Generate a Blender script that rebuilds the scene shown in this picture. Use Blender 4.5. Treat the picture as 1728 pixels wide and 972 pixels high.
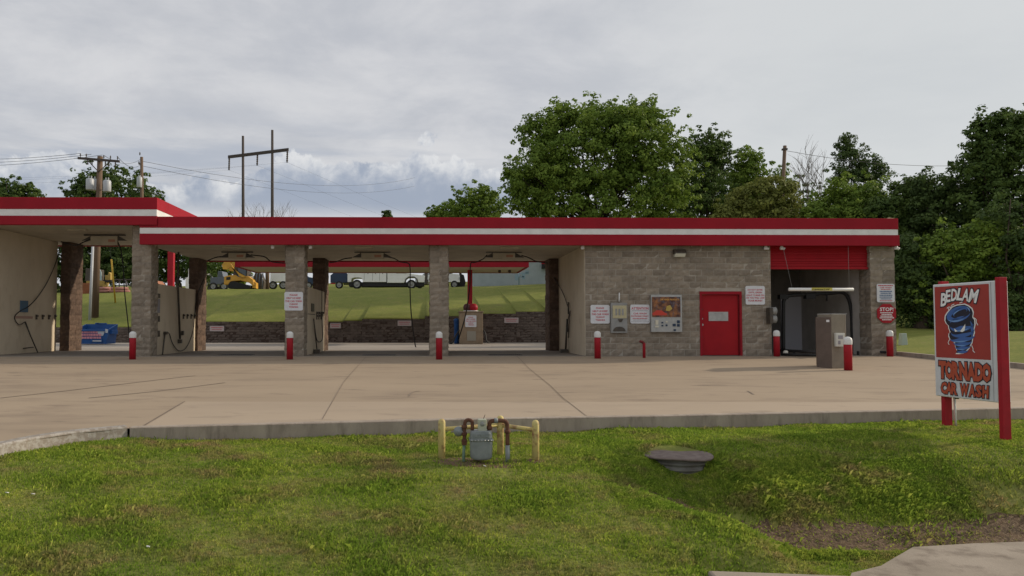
import bpy, math, random
import numpy as np
from mathutils import Vector, noise as mnoise
R = math.radians
PI = math.pi
for o in list(bpy.data.objects): bpy.data.objects.remove(o)
scene = bpy.context.scene
COL = scene.collection

# ---------------------------------------------------------------- camera
# photograph: 1728 x 972 px, focal length 1250 px, optical axis at px (745, 500), horizon at row 549
F, CX, CY = 1250.0, 745.0, 500.0
CAMZ = 1.0
PITCH = math.atan((549 - CY) / F)
YAW = math.atan((745 - 724) / F)
cd = bpy.data.cameras.new('camera'); cam = bpy.data.objects.new('camera', cd); COL.objects.link(cam)
cam.location = (0, 0, CAMZ); cam.rotation_euler = (PI/2 + PITCH, 0, -YAW)
cd.sensor_width = 36; cd.lens = 36 * F / 1728
cd.shift_x = (864 - CX) / 1728; cd.shift_y = (CY - 486) / 1728
cd.clip_start = 0.1; cd.clip_end = 3000
scene.camera = cam
# ---------------------------------------------------------------- light
SUN_EL, SUN_AZ = 22.0, 15.0          # azimuth measured from +x towards +y
sv = Vector((math.cos(R(SUN_EL))*math.cos(R(SUN_AZ)), math.cos(R(SUN_EL))*math.sin(R(SUN_AZ)), math.sin(R(SUN_EL))))
sd = bpy.data.lights.new('sun', 'SUN'); sd.energy = 3.3; sd.angle = R(1.5); sd.color = (1.0, 0.86, 0.68)
so = bpy.data.objects.new('sun', sd); COL.objects.link(so)
so.rotation_euler = (-sv).to_track_quat('-Z', 'Y').to_euler()
so.location = (30, 20, 30)
scene.view_settings.view_transform = 'Standard'; scene.view_settings.look = 'None'
scene.view_settings.exposure = 0.0; scene.view_settings.gamma = 1.0
w = bpy.data.worlds.new('World'); scene.world = w; w.use_nodes = True
def build_world():
    nt = w.node_tree; nt.nodes.clear(); N = nt.nodes; L = nt.links
    def m(op, a, b=None, c=None, clamp=False):
        n = N.new('ShaderNodeMath'); n.operation = op; n.use_clamp = clamp
        for i, v in enumerate((a, b, c)):
            if v is None: continue
            if isinstance(v, (int, float)): n.inputs[i].default_value = v
            else: L.new(v, n.inputs[i])
        return n.outputs[0]
    def ss(v, a, b):
        n = N.new('ShaderNodeMapRange'); n.interpolation_type = 'SMOOTHSTEP'
        L.new(v, n.inputs[0]); n.inputs[1].default_value = a; n.inputs[2].default_value = b
        return n.outputs[0]
    def mix(f, a, b):
        n = N.new('ShaderNodeMix'); n.data_type = 'RGBA'
        if isinstance(f, (int, float)): n.inputs[0].default_value = f
        else: L.new(f, n.inputs[0])
        for i, v in ((6, a), (7, b)):
            if isinstance(v, tuple): n.inputs[i].default_value = (*v, 1)
            else: L.new(v, n.inputs[i])
        return n.outputs[2]
    def noise(vec, s, det=6, rough=.55, dist=0):
        n = N.new('ShaderNodeTexNoise'); n.inputs['Scale'].default_value = s; n.inputs['Detail'].default_value = det
        n.inputs['Roughness'].default_value = rough; n.inputs['Distortion'].default_value = dist
        L.new(vec, n.inputs['Vector']); return n.outputs[0]
    tc = N.new('ShaderNodeTexCoord'); sep = N.new('ShaderNodeSeparateXYZ'); L.new(tc.outputs['Generated'], sep.inputs[0])
    x, y, z = sep.outputs
    zc = m('MAXIMUM', z, 0.0)
    def vec(a, b, c):
        n = N.new('ShaderNodeCombineXYZ')
        for i, v in enumerate((a, b, c)):
            if isinstance(v, (int, float)): n.inputs[i].default_value = v
            else: L.new(v, n.inputs[i])
        return n.outputs[0]
    den = m('ADD', zc, 0.16)
    plane = vec(m('DIVIDE', x, den), m('DIVIDE', y, den), 0.0)
    n1 = noise(plane, 1.9, 12, .62, .25)
    n2 = noise(vec(m('MULTIPLY', m('DIVIDE', x, den), .30), m('MULTIPLY', m('DIVIDE', y, den), 1.0), 3.0), 1.3, 7, .55, .3)
    s = m('ADD', m('MULTIPLY', n1, .60), m('MULTIPLY', n2, .40))
    col = mix(ss(s, .36, .60), (.535, .55, .59), (.71, .71, .725))
    # slightly greener, smoother towards the right
    col = mix(m('MULTIPLY', ss(x, .10, .5), .75), col, (.66, .68, .68))
    # streaky blue-grey bands near the horizon
    n3 = noise(vec(m('MULTIPLY', x, 1.2), m('MULTIPLY', y, 1.2), m('MULTIPLY', z, 14.0)), 2.3, 8, .6, .2)
    band = m('MULTIPLY', ss(n3, .44, .62), m('MULTIPLY', ss(zc, .29, .20), ss(zc, .02, .13)))
    col = mix(m('MULTIPLY', band, m('MULTIPLY', ss(x, .25, -.1), .75)), col, (.43, .47, .55))
    # low row of cumulus with pale tops and blue-grey bases
    cn = noise(tc.outputs['Generated'], 11.0, 7, .62, 0)
    big = noise(vec(x, y, 0.0), 5.0, 3, .5, 0)
    top = m('ADD', m('ADD', .060, m('MULTIPLY', cn, .15)), m('MULTIPLY', big, .175))
    right_fade = m('MULTIPLY', ss(x, .16, .08), ss(x, -.50, -.15))
    top = m('SUBTRACT', top, m('MULTIPLY', m('SUBTRACT', 1.0, right_fade), .035))
    inside = ss(m('SUBTRACT', top, z), -.001, .007)
    base = ss(zc, .135, .165)
    hh = ss(m('SUBTRACT', top, z), .050, .0)
    puff = noise(tc.outputs['Generated'], 24.0, 6, .6, .3)
    ccol = mix(m('MULTIPLY', hh, ss(puff, .30, .62)), (.34, .39, .49), (.82, .82, .82))
    col = mix(m('MULTIPLY', m('MULTIPLY', inside, base), m('MULTIPLY', ss(x, .24, .14), .9)), col, ccol)
    # pale gap right above the horizon
    n4 = noise(vec(m('MULTIPLY', x, 1.5), y, m('MULTIPLY', z, 20.0)), 2.0, 6, .6, 0)
    col = mix(m('MULTIPLY', ss(zc, .155, .125), ss(n4, .36, .6)), col, (.62, .64, .68))
    bg1 = N.new('ShaderNodeBackground'); L.new(col, bg1.inputs[0]); bg1.inputs[1].default_value = 1.0
    sky = N.new('ShaderNodeTexSky'); sky.sky_type = 'NISHITA'; sky.sun_disc = False
    sky.sun_elevation = R(SUN_EL); sky.sun_rotation = R(90 - SUN_AZ)
    bg2 = N.new('ShaderNodeBackground'); L.new(sky.outputs[0], bg2.inputs[0]); bg2.inputs[1].default_value = .10
    mx = N.new('ShaderNodeMixShader'); mx.inputs[0].default_value = .92
    L.new(bg2.outputs[0], mx.inputs[1]); L.new(bg1.outputs[0], mx.inputs[2])
    out = N.new('ShaderNodeOutputWorld'); L.new(mx.outputs[0], out.inputs[0])
build_world()

# ---------------------------------------------------------------- helpers
_f = Vector((math.sin(YAW)*math.cos(PITCH), math.cos(YAW)*math.cos(PITCH), math.sin(PITCH)))
_r = Vector((math.cos(YAW), -math.sin(YAW), 0)); _u = _r.cross(_f)
def ray(px, py): return _f*F + _r*(px - CX) + _u*(CY - py)
def at(px, py, Y):
    d = ray(px, py); return Vector((0, 0, CAMZ)) + d*(Y/d.y)
SL = 0.0255; Y0 = 24.2
def padz(y): return -SL*max(0.0, Y0 - y)
def gp(px, py):                      # a point of the sloping slab
    d = ray(px, py); t = (-SL*Y0 - CAMZ) / (d.z - SL*d.y); return Vector((0, 0, CAMZ)) + d*t
def gz(px, py, z):
    d = ray(px, py); return Vector((0, 0, CAMZ)) + d*((z - CAMZ)/d.z)
def X(px, Y, py=549): return at(px, py, Y).x
def Z(py, Y, px=724): return at(px, py, Y).z

def mat(name, c, rough=.8, c2=None, scale=3.0, bump=0.0, bscale=60.0, metal=0.0, coord='Object', stretch=(1,1,1), lo=.35, hi=.65, detail=6, c3=None, s3=12.0, lo3=.5, hi3=.75, spec=.35, c4=None, s4=5.0):
    m = bpy.data.materials.new(name); m.use_nodes = True; nt = m.node_tree; N = nt.nodes; L = nt.links
    b = N['Principled BSDF']; b.inputs['Base Color'].default_value = (*c, 1); b.inputs['Roughness'].default_value = rough
    b.inputs['Metallic'].default_value = metal; b.inputs['Specular IOR Level'].default_value = spec
    tc = N.new('ShaderNodeTexCoord'); mp = N.new('ShaderNodeMapping'); L.new(tc.outputs[coord], mp.inputs[0]); mp.inputs['Scale'].default_value = stretch
    def nz(s, d):
        n = N.new('ShaderNodeTexNoise'); n.inputs['Scale'].default_value = s; n.inputs['Detail'].default_value = d; n.inputs['Roughness'].default_value = .6
        L.new(mp.outputs[0], n.inputs[0]); return n.outputs[0]
    def mixc(fac, a, bb, lo, hi):
        mr = N.new('ShaderNodeMapRange'); L.new(fac, mr.inputs[0]); mr.inputs[1].default_value = lo; mr.inputs[2].default_value = hi
        x = N.new('ShaderNodeMix'); x.data_type = 'RGBA'; L.new(mr.outputs[0], x.inputs[0])
        for i, v in ((6, a), (7, bb)):
            if isinstance(v, tuple): x.inputs[i].default_value = (*v, 1)
            else: L.new(v, x.inputs[i])
        return x.outputs[2]
    if c2:
        o = mixc(nz(scale, detail), c, c2, lo, hi)
        if c3: o = mixc(nz(s3, detail), o, c3, lo3, hi3)
        if c4: o = mixc(nz(s4, 5), o, c4, .60, .74)
        L.new(o, b.inputs['Base Color'])
    if bump:
        bn = N.new('ShaderNodeBump'); bn.inputs['Strength'].default_value = bump; bn.inputs['Distance'].default_value = .02
        L.new(nz(bscale, 4), bn.inputs['Height']); L.new(bn.outputs[0], b.inputs['Normal'])
    return m

ORG = {}
def props(o, label=None, cat=None, group=None, kind=None):
    if label: o['label'] = label
    if cat: o['category'] = cat
    if group: o['group'] = group
    if kind: o['kind'] = kind
    return o
def thing(name, label, cat, loc=(0,0,0), group=None):
    o = bpy.data.objects.new(name, None); COL.objects.link(o); o.location = loc; o.empty_display_size = .2
    ORG[o.name] = Vector(loc)
    return props(o, label, cat, group)
class MB:
    def __init__(s): s.v = []; s.f = []; s.sm = []
    def quad(s, a, b, c, d):
        i = len(s.v); s.v += [Vector(a), Vector(b), Vector(c), Vector(d)]; s.f.append((i, i+1, i+2, i+3)); s.sm.append(False)
    def poly(s, pts):
        i = len(s.v); s.v += [Vector(p) for p in pts]; s.f.append(tuple(range(i, i+len(pts)))); s.sm.append(False)
    def box(s, x0, x1, y0, y1, z0, z1):
        s.hexa([(x0,y0,z0),(x1,y0,z0),(x1,y1,z0),(x0,y1,z0),(x0,y0,z1),(x1,y0,z1),(x1,y1,z1),(x0,y1,z1)])
    def hexa(s, p):
        i = len(s.v); s.v += [Vector(q) for q in p]
        for f in ((0,3,2,1),(4,5,6,7),(0,1,5,4),(1,2,6,5),(2,3,7,6),(3,0,4,7)): s.f.append(tuple(i+k for k in f)); s.sm.append(False)
    def obox(s, c, size, rz=0, tilt=0):
        c = Vector(c); hx, hy, hz = size[0]/2, size[1]/2, size[2]/2
        ca, sa = math.cos(rz), math.sin(rz); ct, st = math.cos(tilt), math.sin(tilt)
        P = []
        for z in (-hz, hz):
            for x, y in ((-hx,-hy),(hx,-hy),(hx,hy),(-hx,hy)):
                xx = x*ct + z*st; zz = -x*st + z*ct
                P.append(c + Vector((xx*ca - y*sa, xx*sa + y*ca, zz)))
        s.hexa(P)
    def tube(s, pts, r, n=8, smooth=True, cap=True):
        pts = [Vector(p) for p in pts]; rs = r if isinstance(r, (list, tuple)) else [r]*len(pts)
        base = len(s.v); prev = None
        for k, p in enumerate(pts):
            t = (pts[min(k+1, len(pts)-1)] - pts[max(k-1, 0)])
            t = t.normalized() if t.length > 1e-9 else Vector((0,0,1))
            if prev is None:
                a = t.orthogonal().normalized()
            else:
                a = prev - t*prev.dot(t); a = a.normalized() if a.length > 1e-6 else t.orthogonal().normalized()
            prev = a; b = t.cross(a)
            for j in range(n):
                an = 2*PI*j/n; s.v.append(p + (a*math.cos(an) + b*math.sin(an))*rs[k])
        for k in range(len(pts)-1):
            for j in range(n):
                q = base + k*n
                s.f.append((q+j, q+(j+1) % n, q+n+(j+1) % n, q+n+j)); s.sm.append(smooth)
        if cap:
            s.f.append(tuple(base + j for j in reversed(range(n)))); s.sm.append(False)
            e = base + (len(pts)-1)*n; s.f.append(tuple(e + j for j in range(n))); s.sm.append(False)
    def lathe(s, c, prof, n=20, axis='z', smooth=True):      # prof: (radius, height)
        c = Vector(c); base = len(s.v)
        for (r, h) in prof:
            for j in range(n):
                a = 2*PI*j/n; p = (r*math.cos(a), r*math.sin(a), h)
                if axis == 'y': p = (p[0], h, p[1])
                if axis == 'x': p = (h, p[0], p[1])
                s.v.append(c + Vector(p))
        for k in range(len(prof)-1):
            for j in range(n):
                q = base + k*n; f = (q+j, q+(j+1) % n, q+n+(j+1) % n, q+n+j)
                s.f.append(f if axis != 'y' else f[::-1]); s.sm.append(smooth)
        for k, rev in ((0, True), (len(prof)-1, False)):
            if prof[k][0] > 1e-4:
                q = [base + k*n + j for j in range(n)]
                s.f.append(tuple(reversed(q)) if rev != (axis == 'y') else tuple(q)); s.sm.append(False)
    def prism(s, pts, O, u, v, n, t):                        # outline pts (a,b) in plane O,u,v; thickness t along n
        O, u, v, n = Vector(O), Vector(u), Vector(v), Vector(n); k = len(pts); i = len(s.v)
        for h in (0, t):
            for a, b in pts: s.v.append(O + u*a + v*b + n*h)
        s.f.append(tuple(i+j for j in reversed(range(k)))); s.sm.append(False)
        s.f.append(tuple(i+k+j for j in range(k))); s.sm.append(False)
        for j in range(k): s.f.append((i+j, i+(j+1) % k, i+k+(j+1) % k, i+k+j)); s.sm.append(False)
    def text(s, body, O, u, v, height, width=None, bold=.0, shear=0, rot=0):
        O, u, v = Vector(O), Vector(u), Vector(v)
        c = bpy.data.curves.new('t', 'FONT'); c.body = body; c.size = 1; c.align_x = 'CENTER'; c.align_y = 'CENTER'; c.offset = bold; c.shear = shear; c.resolution_u = 2
        o = bpy.data.objects.new('t', c); COL.objects.link(o)
        dg = bpy.context.evaluated_depsgraph_get(); me = bpy.data.meshes.new_from_object(o.evaluated_get(dg))
        P = [p.co.copy() for p in me.vertices]
        if P:
            x0 = min(p.x for p in P); x1 = max(p.x for p in P); y0 = min(p.y for p in P); y1 = max(p.y for p in P)
            sy = height/max(y1-y0, 1e-6); sx = sy if width is None else width/max(x1-x0, 1e-6)
            i = len(s.v); ca, sa = math.cos(rot), math.sin(rot)
            for p in P:
                a = (p.x-(x0+x1)/2)*sx; b = (p.y-(y0+y1)/2)*sy
                s.v.append(O + u*(a*ca-b*sa) + v*(a*sa+b*ca))
            for f in me.polygons: s.f.append(tuple(i+q for q in f.vertices)); s.sm.append(False)
        bpy.data.objects.remove(o); bpy.data.curves.remove(c); bpy.data.meshes.remove(me)
    def build(s, name, m, parent=None, org=None, bevel=0, weld=False, **kw):
        me = bpy.data.meshes.new(name)
        if parent is not None: og = ORG[parent.name]
        else: og = Vector(org) if org is not None else Vector((0, 0, 0))
        V = [(p.x-og.x, p.y-og.y, p.z-og.z) for p in s.v]
        me.from_pydata(V, [], s.f); me.materials.append(m)
        me.polygons.foreach_set('use_smooth', s.sm)
        if weld:
            import bmesh
            bm = bmesh.new(); bm.from_mesh(me); bmesh.ops.remove_doubles(bm, verts=bm.verts, dist=.0008); bm.to_mesh(me); bm.free()
        o = bpy.data.objects.new(name, me); COL.objects.link(o)
        if parent is not None: o.parent = parent
        else: o.location = og
        ORG[o.name] = og
        if bevel:
            bm_ = o.modifiers.new('bevel', 'BEVEL'); bm_.width = bevel; bm_.segments = 2; bm_.limit_method = 'ANGLE'
        return props(o, **kw)
def copy_thing(o, loc, label=None, group=None, rz=None):
    def cp(q, parent):
        c = q.copy(); COL.objects.link(c); c.parent = parent; ORG[c.name] = Vector(loc)
        for ch in [k for k in bpy.data.objects if k.parent == q]: cp(ch, c)
        return c
    c = cp(o, None); c.location = loc
    if rz is not None: c.rotation_euler.z = rz
    if label: c['label'] = label
    if group: c['group'] = group
    return c
def curve(pts, n=8):                  # Catmull-Rom through points
    P = [Vector(p) for p in pts]; P = [P[0]*2-P[1]] + P + [P[-1]*2-P[-2]]; out = []
    for i in range(1, len(P)-2):
        for k in range(n):
            t = k/n; a, b, c, d = P[i-1], P[i], P[i+1], P[i+2]
            out.append(.5*((2*b) + (c-a)*t + (2*a-5*b+4*c-d)*t*t + (3*b-a-3*c+d)*t**3))
    out.append(P[-2]); return out
rnd = random.Random(5)
EX, EY, EZ = Vector((1,0,0)), Vector((0,1,0)), Vector((0,0,1))

# ---------------------------------------------------------------- materials
M = {}
M['red'] = mat('red_paint', (.305, .013, .024), .6, (.26, .012, .021), 1.2, .05, 20, spec=.12)
M['redmetal'] = mat('red_enamel', (.38, .014, .026), .5, (.30, .014, .022), 5, spec=.2)
M['reddoor'] = mat('red_door_paint', (.35, .012, .018), .55, (.30, .011, .017), 2.5, spec=.15)
M['white'] = mat('white_paint', (.74, .74, .72), .5, (.64, .64, .62), 3)
M['signwhite'] = mat('sign_white', (.68, .69, .72), .5, (.60, .61, .63), 9)
M['block'] = mat('split_block', (.30, .25, .195), .95, (.225, .187, .145), 2.2, .9, 45, c3=(.36, .31, .25), s3=9, lo3=.45, hi3=.8)
def island_var(m, lo, hi):
    nt = m.node_tree; N = nt.nodes; L = nt.links; b = N['Principled BSDF']; src = b.inputs['Base Color'].links[0].from_socket
    g = N.new('ShaderNodeNewGeometry'); r = N.new('ShaderNodeMapRange'); L.new(g.outputs['Random Per Island'], r.inputs[0]); r.inputs[3].default_value = lo; r.inputs[4].default_value = hi
    x = N.new('ShaderNodeVectorMath'); x.operation = 'SCALE'; L.new(src, x.inputs[0]); L.new(r.outputs[0], x.inputs['Scale']); L.new(x.outputs[0], b.inputs['Base Color'])
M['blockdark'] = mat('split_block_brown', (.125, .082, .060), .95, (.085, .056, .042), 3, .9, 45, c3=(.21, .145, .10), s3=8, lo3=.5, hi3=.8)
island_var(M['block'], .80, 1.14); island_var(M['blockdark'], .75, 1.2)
M['mortar'] = mat('mortar', (.43, .39, .33), .95, (.35, .315, .265), 6, .3, 60)
M['cream'] = mat('cream_wall_paint', (.66, .57, .44), .6, (.57, .485, .365), .9, .1, 15, stretch=(1,1,.5), c3=(.42, .33, .22), s3=2.3, lo3=.55, hi3=.95)
M['ceil'] = mat('ceiling_paint', (.52, .46, .35), .7, (.42, .37, .285), 1.3, c3=(.24, .19, .13), s3=1.1, lo3=.58, hi3=.9)
M['dark'] = mat('black_rubber', (.018, .017, .017), .6)
M['darkmetal'] = mat('dark_metal', (.05, .045, .04), .5, (.09, .07, .05), 9)
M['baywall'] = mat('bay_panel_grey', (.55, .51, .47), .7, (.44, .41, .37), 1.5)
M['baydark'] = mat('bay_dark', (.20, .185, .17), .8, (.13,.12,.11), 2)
M['steel'] = mat('steel', (.42, .42, .41), .4, (.34, .34, .33), 8, metal=.5)
M['greybox'] = mat('grey_enamel', (.30, .30, .29), .5, (.24, .24, .23), 6)
M['redtext'] = mat('red_lettering', (.50, .03, .06), .6)
M['bluetext'] = mat('blue_lettering', (.05, .12, .26), .6)
M['greytext'] = mat('grey_lettering', (.28, .27, .29), .7)
M['whitetext'] = mat('white_lettering', (.78, .78, .78), .6)
M['yellow'] = mat('yellow_paint_worn', (.62, .50, .17), .6, (.55, .46, .20), 6, .15, 40, c3=(.30, .16, .08), s3=11, lo3=.50, hi3=.66)
M['rust'] = mat('rusty_pipe', (.09, .035, .022), .85, (.15, .07, .04), 14, .3, 60)
M['metergrey'] = mat('gas_meter_grey', (.25, .27, .27), .55, (.18, .20, .20), 9, .15, 50)
M['bluedump'] = mat('dumpster_blue', (.022, .105, .33), .45, (.016, .075, .24), 3)
M['wood'] = mat('pole_wood', (.17, .115, .075), .9, (.12, .08, .055), 5, .3, 40, stretch=(1,1,.15))
M['woodgrey'] = mat('pole_wood_grey', (.085, .07, .06), .9, (.06, .05, .045), 5)
M['kioskbrown'] = mat('kiosk_brown', (.145, .108, .088), .6, (.115, .086, .070), 3)
M['kiosktan'] = mat('kiosk_tan', (.25, .215, .165), .6, (.20, .17, .13), 3)
M['catyellow'] = mat('machine_yellow', (.62, .34, .045), .5, (.50, .26, .04), 3)
M['glassdark'] = mat('tinted_glass', (.02, .035, .045), .08, spec=.8)
M['truckwhite'] = mat('truck_white', (.84, .84, .82), .3, (.76, .76, .74), 2)
M['tyre'] = mat('tyre_rubber', (.02, .02, .02), .85)
M['navy'] = mat('navy_paint', (.02, .04, .08), .4)
M['siding'] = mat('metal_siding', (.42, .47, .49), .5, (.37, .42, .44), 1.5)
M['greybody'] = mat('grey_car_paint', (.10, .115, .14), .3)
M['vac'] = mat('stucco_tan', (.31, .24, .165), .9, (.24, .18, .12), 4, .3, 60)
M['bark'] = mat('bark', (.085, .062, .045), .95, (.05, .038, .03), 6, .4, 30, stretch=(1,1,.3))
M['deadwood'] = mat('dead_branches', (.13, .11, .09), .95)
M['dirt'] = mat('bare_soil', (.16, .095, .06), .95, (.11, .07, .045), 6, .4, 40)
M['wire'] = mat('wire_black', (.05, .05, .055), .6)
M['porcelain'] = mat('transformer_grey', (.42, .44, .46), .4)
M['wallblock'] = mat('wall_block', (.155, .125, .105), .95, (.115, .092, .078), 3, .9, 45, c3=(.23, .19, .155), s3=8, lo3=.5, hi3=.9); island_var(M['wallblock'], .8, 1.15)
M['shadeyellow'] = mat('shaded_yellow', (.42, .29, .07), .6, (.30, .20, .05), 4)  # machine yellow darkened in colour for the shadow those machines stand in
# ================================================================ GROUND
# curb line (top edge of the slab facing the lawn), left to right, as real points on the sloping slab
CURB = [Vector((-6.05, 4.8, padz(4.8))), Vector((-5.85, 6.1, padz(6.1))), Vector((-5.55, 7.2, padz(7.2))), gp(0, 754), gp(60, 741.5), gp(130, 731), gp(215, 723), gp(735, 710), gp(1130, 703), gp(1590, 693)]
CURB.append(Vector((16.2, CURB[-1].y + (16.2-CURB[-1].x)*.14, padz(CURB[-1].y + .9))))
cxs = np.array([p.x for p in CURB]); cys = np.array([p.y for p in CURB])
def curb_y(x): return np.interp(x, cxs, cys)
def sst(v, a, b):
    t = np.clip((v-a)/(b-a), 0, 1); return t*t*(3-2*t)
DITCH = np.array([(3.3, 9.15, .0), (2.95, 8.8, .14), (3.2, 8.35, .46), (3.95, 8.02, .62), (5.3, 8.12, .64), (9.0, 8.45, .60), (14, 9.2, .6)])
def flume_y(x): return np.interp(x, [3.66,3.95,4.35,4.62,5.05,5.8,7.2,12], [6.55,6.95,7.15,7.38,7.74,7.86,7.98,8.5])
def ditch_d(x, y):
    best = np.full(x.shape, 9.0); dep = np.zeros(x.shape)
    for i in range(len(DITCH)-1):
        a = DITCH[i]; b = DITCH[i+1]; ab = b[:2]-a[:2]; t = np.clip(((x-a[0])*ab[0] + (y-a[1])*ab[1])/(ab@ab), 0, 1)
        d = np.hypot(x-(a[0]+ab[0]*t), y-(a[1]+ab[1]*t)); k = d < best
        best = np.where(k, d, best); dep = np.where(k, a[2]+(b[2]-a[2])*t, dep)
    return best, dep
def lawn_z(x, y):
    x = np.asarray(x, float); y = np.asarray(y, float)
    cy = curb_y(x); s = np.maximum(cy - y, 0)
    drop = np.interp(x, [-9, -4.2, -3.5, 0, 4, 8, 16], [.11, .13, .18, .19, .175, .165, .20])
    z = -SL*(Y0-cy) - drop - (.03*s + .028*s*s)*(1-.65*sst(x, 5.6, 7.2)*sst(2.8-s, 0, 1))
    # depression leading to the culvert
    wd = .56 + .26*sst(y, 7.95, 8.5); low_ = np.zeros(x.shape)
    for i in range(len(DITCH)-1):
        a = DITCH[i]; b = DITCH[i+1]; ab = b[:2]-a[:2]; t = np.clip(((x-a[0])*ab[0] + (y-a[1])*ab[1])/(ab@ab), 0, 1)
        d = np.hypot(x-(a[0]+ab[0]*t), y-(a[1]+ab[1]*t)); low_ = np.maximum(low_, (a[2]+(b[2]-a[2])*t)*np.exp(-(d/wd)**2))
    z = z - low_
    # gentle lumps
    z = z + .012*np.sin(x*2.1+y*1.3)*np.sin(y*2.7-x*.7) + .008*np.sin(x*5.3+1)*np.sin(y*4.9)
    eg = np.maximum(7.75, flume_y(x)+.06); t = sst(x, 3.0, 3.85)*(1-sst(y, eg-.3, eg+.12)); z = z*(1-t) - 1.38*t
    z = z - .12*sst(x, 2.2, 2.6)*sst(6.85-y, 0, .2)
    return np.maximum(z, -1.9)
WX = np.array([-60, -26, -24, -14.5, -13.5, -13.45, -5.0, -4.95, -3.9, -3.85, -.25, -.2, 3.1, 3.15, 5.1, 5.15, 6.8, 6.85, 8.4, 8.45, 15])
WZ = np.array([.3, .6, .89, .89, .89, 1.21, 1.21, 1.26, 1.26, 1.37, 1.37, 1.53, 1.53, 1.68, 1.68, 1.80, 1.80, 1.95, 1.95, 2.0, 2.1])
def land_z(x, y):
    x = np.asarray(x, float); y = np.asarray(y, float)
    crest = np.interp(x, [-60, -27, -17, 0, 9.4, 40], [3.3, 3.42, 3.75, 3.86, 4.2, 4.8])
    wt = np.interp(x, WX, WZ)
    hill = wt + (crest-wt)*np.clip((y-43.4)/14.0, 0, 1)**.92 + .05*np.clip(y-57.4, 0, 25) + .04*np.sin(x*.5)*np.sin(y*.7)
    flat = np.full(x.shape, -.3) - .0255*np.maximum(0, 24.2-y)
    back = np.where(y > 43.35, hill, flat)
    # right-hand lawn beside the slab
    r = np.clip((x-15.6)/8, 0, 1)
    side = -.02 - .0255*np.maximum(0, 24.2-y) + .75*r*np.clip((y-14)/10, 0, 1) + 3.4*sst(y, 34, 60)
    back = np.where(x > 15.55, np.where(y > 43.35, np.maximum(side, hill*sst(y, 43, 50)), side), back)
    back = np.where((x < -40), np.where(y > 30, np.maximum(back, 0), back), back)
    front = lawn_z(x, y)
    z = np.where(y < curb_y(np.clip(x, -9.5, 16.2)), np.where(x < -9.5, flat-.2, front), back)
    # far land rises gently
    return z + sst(y, 84, 98)*1.5*(y > 43) + sst(y, 110, 700)*6
xs = np.unique(np.concatenate([np.linspace(-600, -60, 28), np.linspace(-60, -12, 40), np.linspace(-12, 2, 90), np.linspace(2, 8, 110), np.linspace(8, 16, 50), [15.5, 15.6], np.linspace(16, 60, 60), np.linspace(60, 600, 28), WX]))
ys = np.unique(np.concatenate([np.linspace(-30, 4, 12), np.linspace(4, 13, 110), np.linspace(13, 43, 45), [43.30, 43.42], np.linspace(43.42, 62, 60), np.linspace(62, 130, 24), np.linspace(130, 1500, 24)]))
GX, GY = np.meshgrid(xs, ys); GZ = land_z(GX, GY)
nx, ny = len(xs), len(ys)
me = bpy.data.meshes.new('ground')
V = np.stack([GX.ravel(), GY.ravel(), GZ.ravel()], 1)
idx = np.arange(nx*ny).reshape(ny, nx)
Fq = np.stack([idx[:-1,:-1].ravel(), idx[:-1,1:].ravel(), idx[1:,1:].ravel(), idx[1:,:-1].ravel()], 1)
me.from_pydata(V.tolist(), [], Fq.tolist()); me.polygons.foreach_set('use_smooth', [True]*len(Fq))
ground = bpy.data.objects.new('ground', me); COL.objects.link(ground); props(ground, kind='structure')
def grass_soil(name, greens, brown, brown_lo, brown_hi):
    m = bpy.data.materials.new(name); m.use_nodes = True; nt = m.node_tree; N = nt.nodes; L = nt.links
    b = N['Principled BSDF']; b.inputs['Roughness'].default_value = .95; b.inputs['Specular IOR Level'].default_value = .1
    g = N.new('ShaderNodeNewGeometry')
    def nz(s, d=6, st=(1,1,1), ro=.6):
        mp = N.new('ShaderNodeMapping'); L.new(g.outputs['Position'], mp.inputs[0]); mp.inputs['Scale'].default_value = st
        n = N.new('ShaderNodeTexNoise'); n.inputs['Scale'].default_value = s; n.inputs['Detail'].default_value = d; n.inputs['Roughness'].default_value = ro
        L.new(mp.outputs[0], n.inputs[0]); return n.outputs[0]
    def mx(f, lo, hi, a, c):
        mr = N.new('ShaderNodeMapRange'); L.new(f, mr.inputs[0]); mr.inputs[1].default_value = lo; mr.inputs[2].default_value = hi
        x = N.new('ShaderNodeMix'); x.data_type = 'RGBA'; L.new(mr.outputs[0], x.inputs[0])
        for i, v in ((6, a), (7, c)):
            if isinstance(v, tuple): x.inputs[i].default_value = (*v, 1)
            else: L.new(v, x.inputs[i])
        return x.outputs[2]
    c = mx(nz(.9, 5), .35, .65, greens[0], greens[1])
    c = mx(nz(9, 4), .35, .7, c, greens[2])
    c = mx(nz(1.15, 9, (1,1.6,1), .72), brown_lo, brown_hi, c, brown)
    L.new(c, b.inputs['Base Color'])
    bn = N.new('ShaderNodeBump'); bn.inputs['Strength'].default_value = .6; bn.inputs['Distance'].default_value = .04
    L.new(nz(22, 5), bn.inputs['Height']); L.new(bn.outputs[0], b.inputs['Normal'])
    return m, c
M['soilgrass'], _ = grass_soil('lawn_ground', ((.175,.20,.045), (.26,.26,.068), (.14,.165,.04)), (.22,.17,.095), .56, .74)
me.materials.append(M['soilgrass'])

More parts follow.
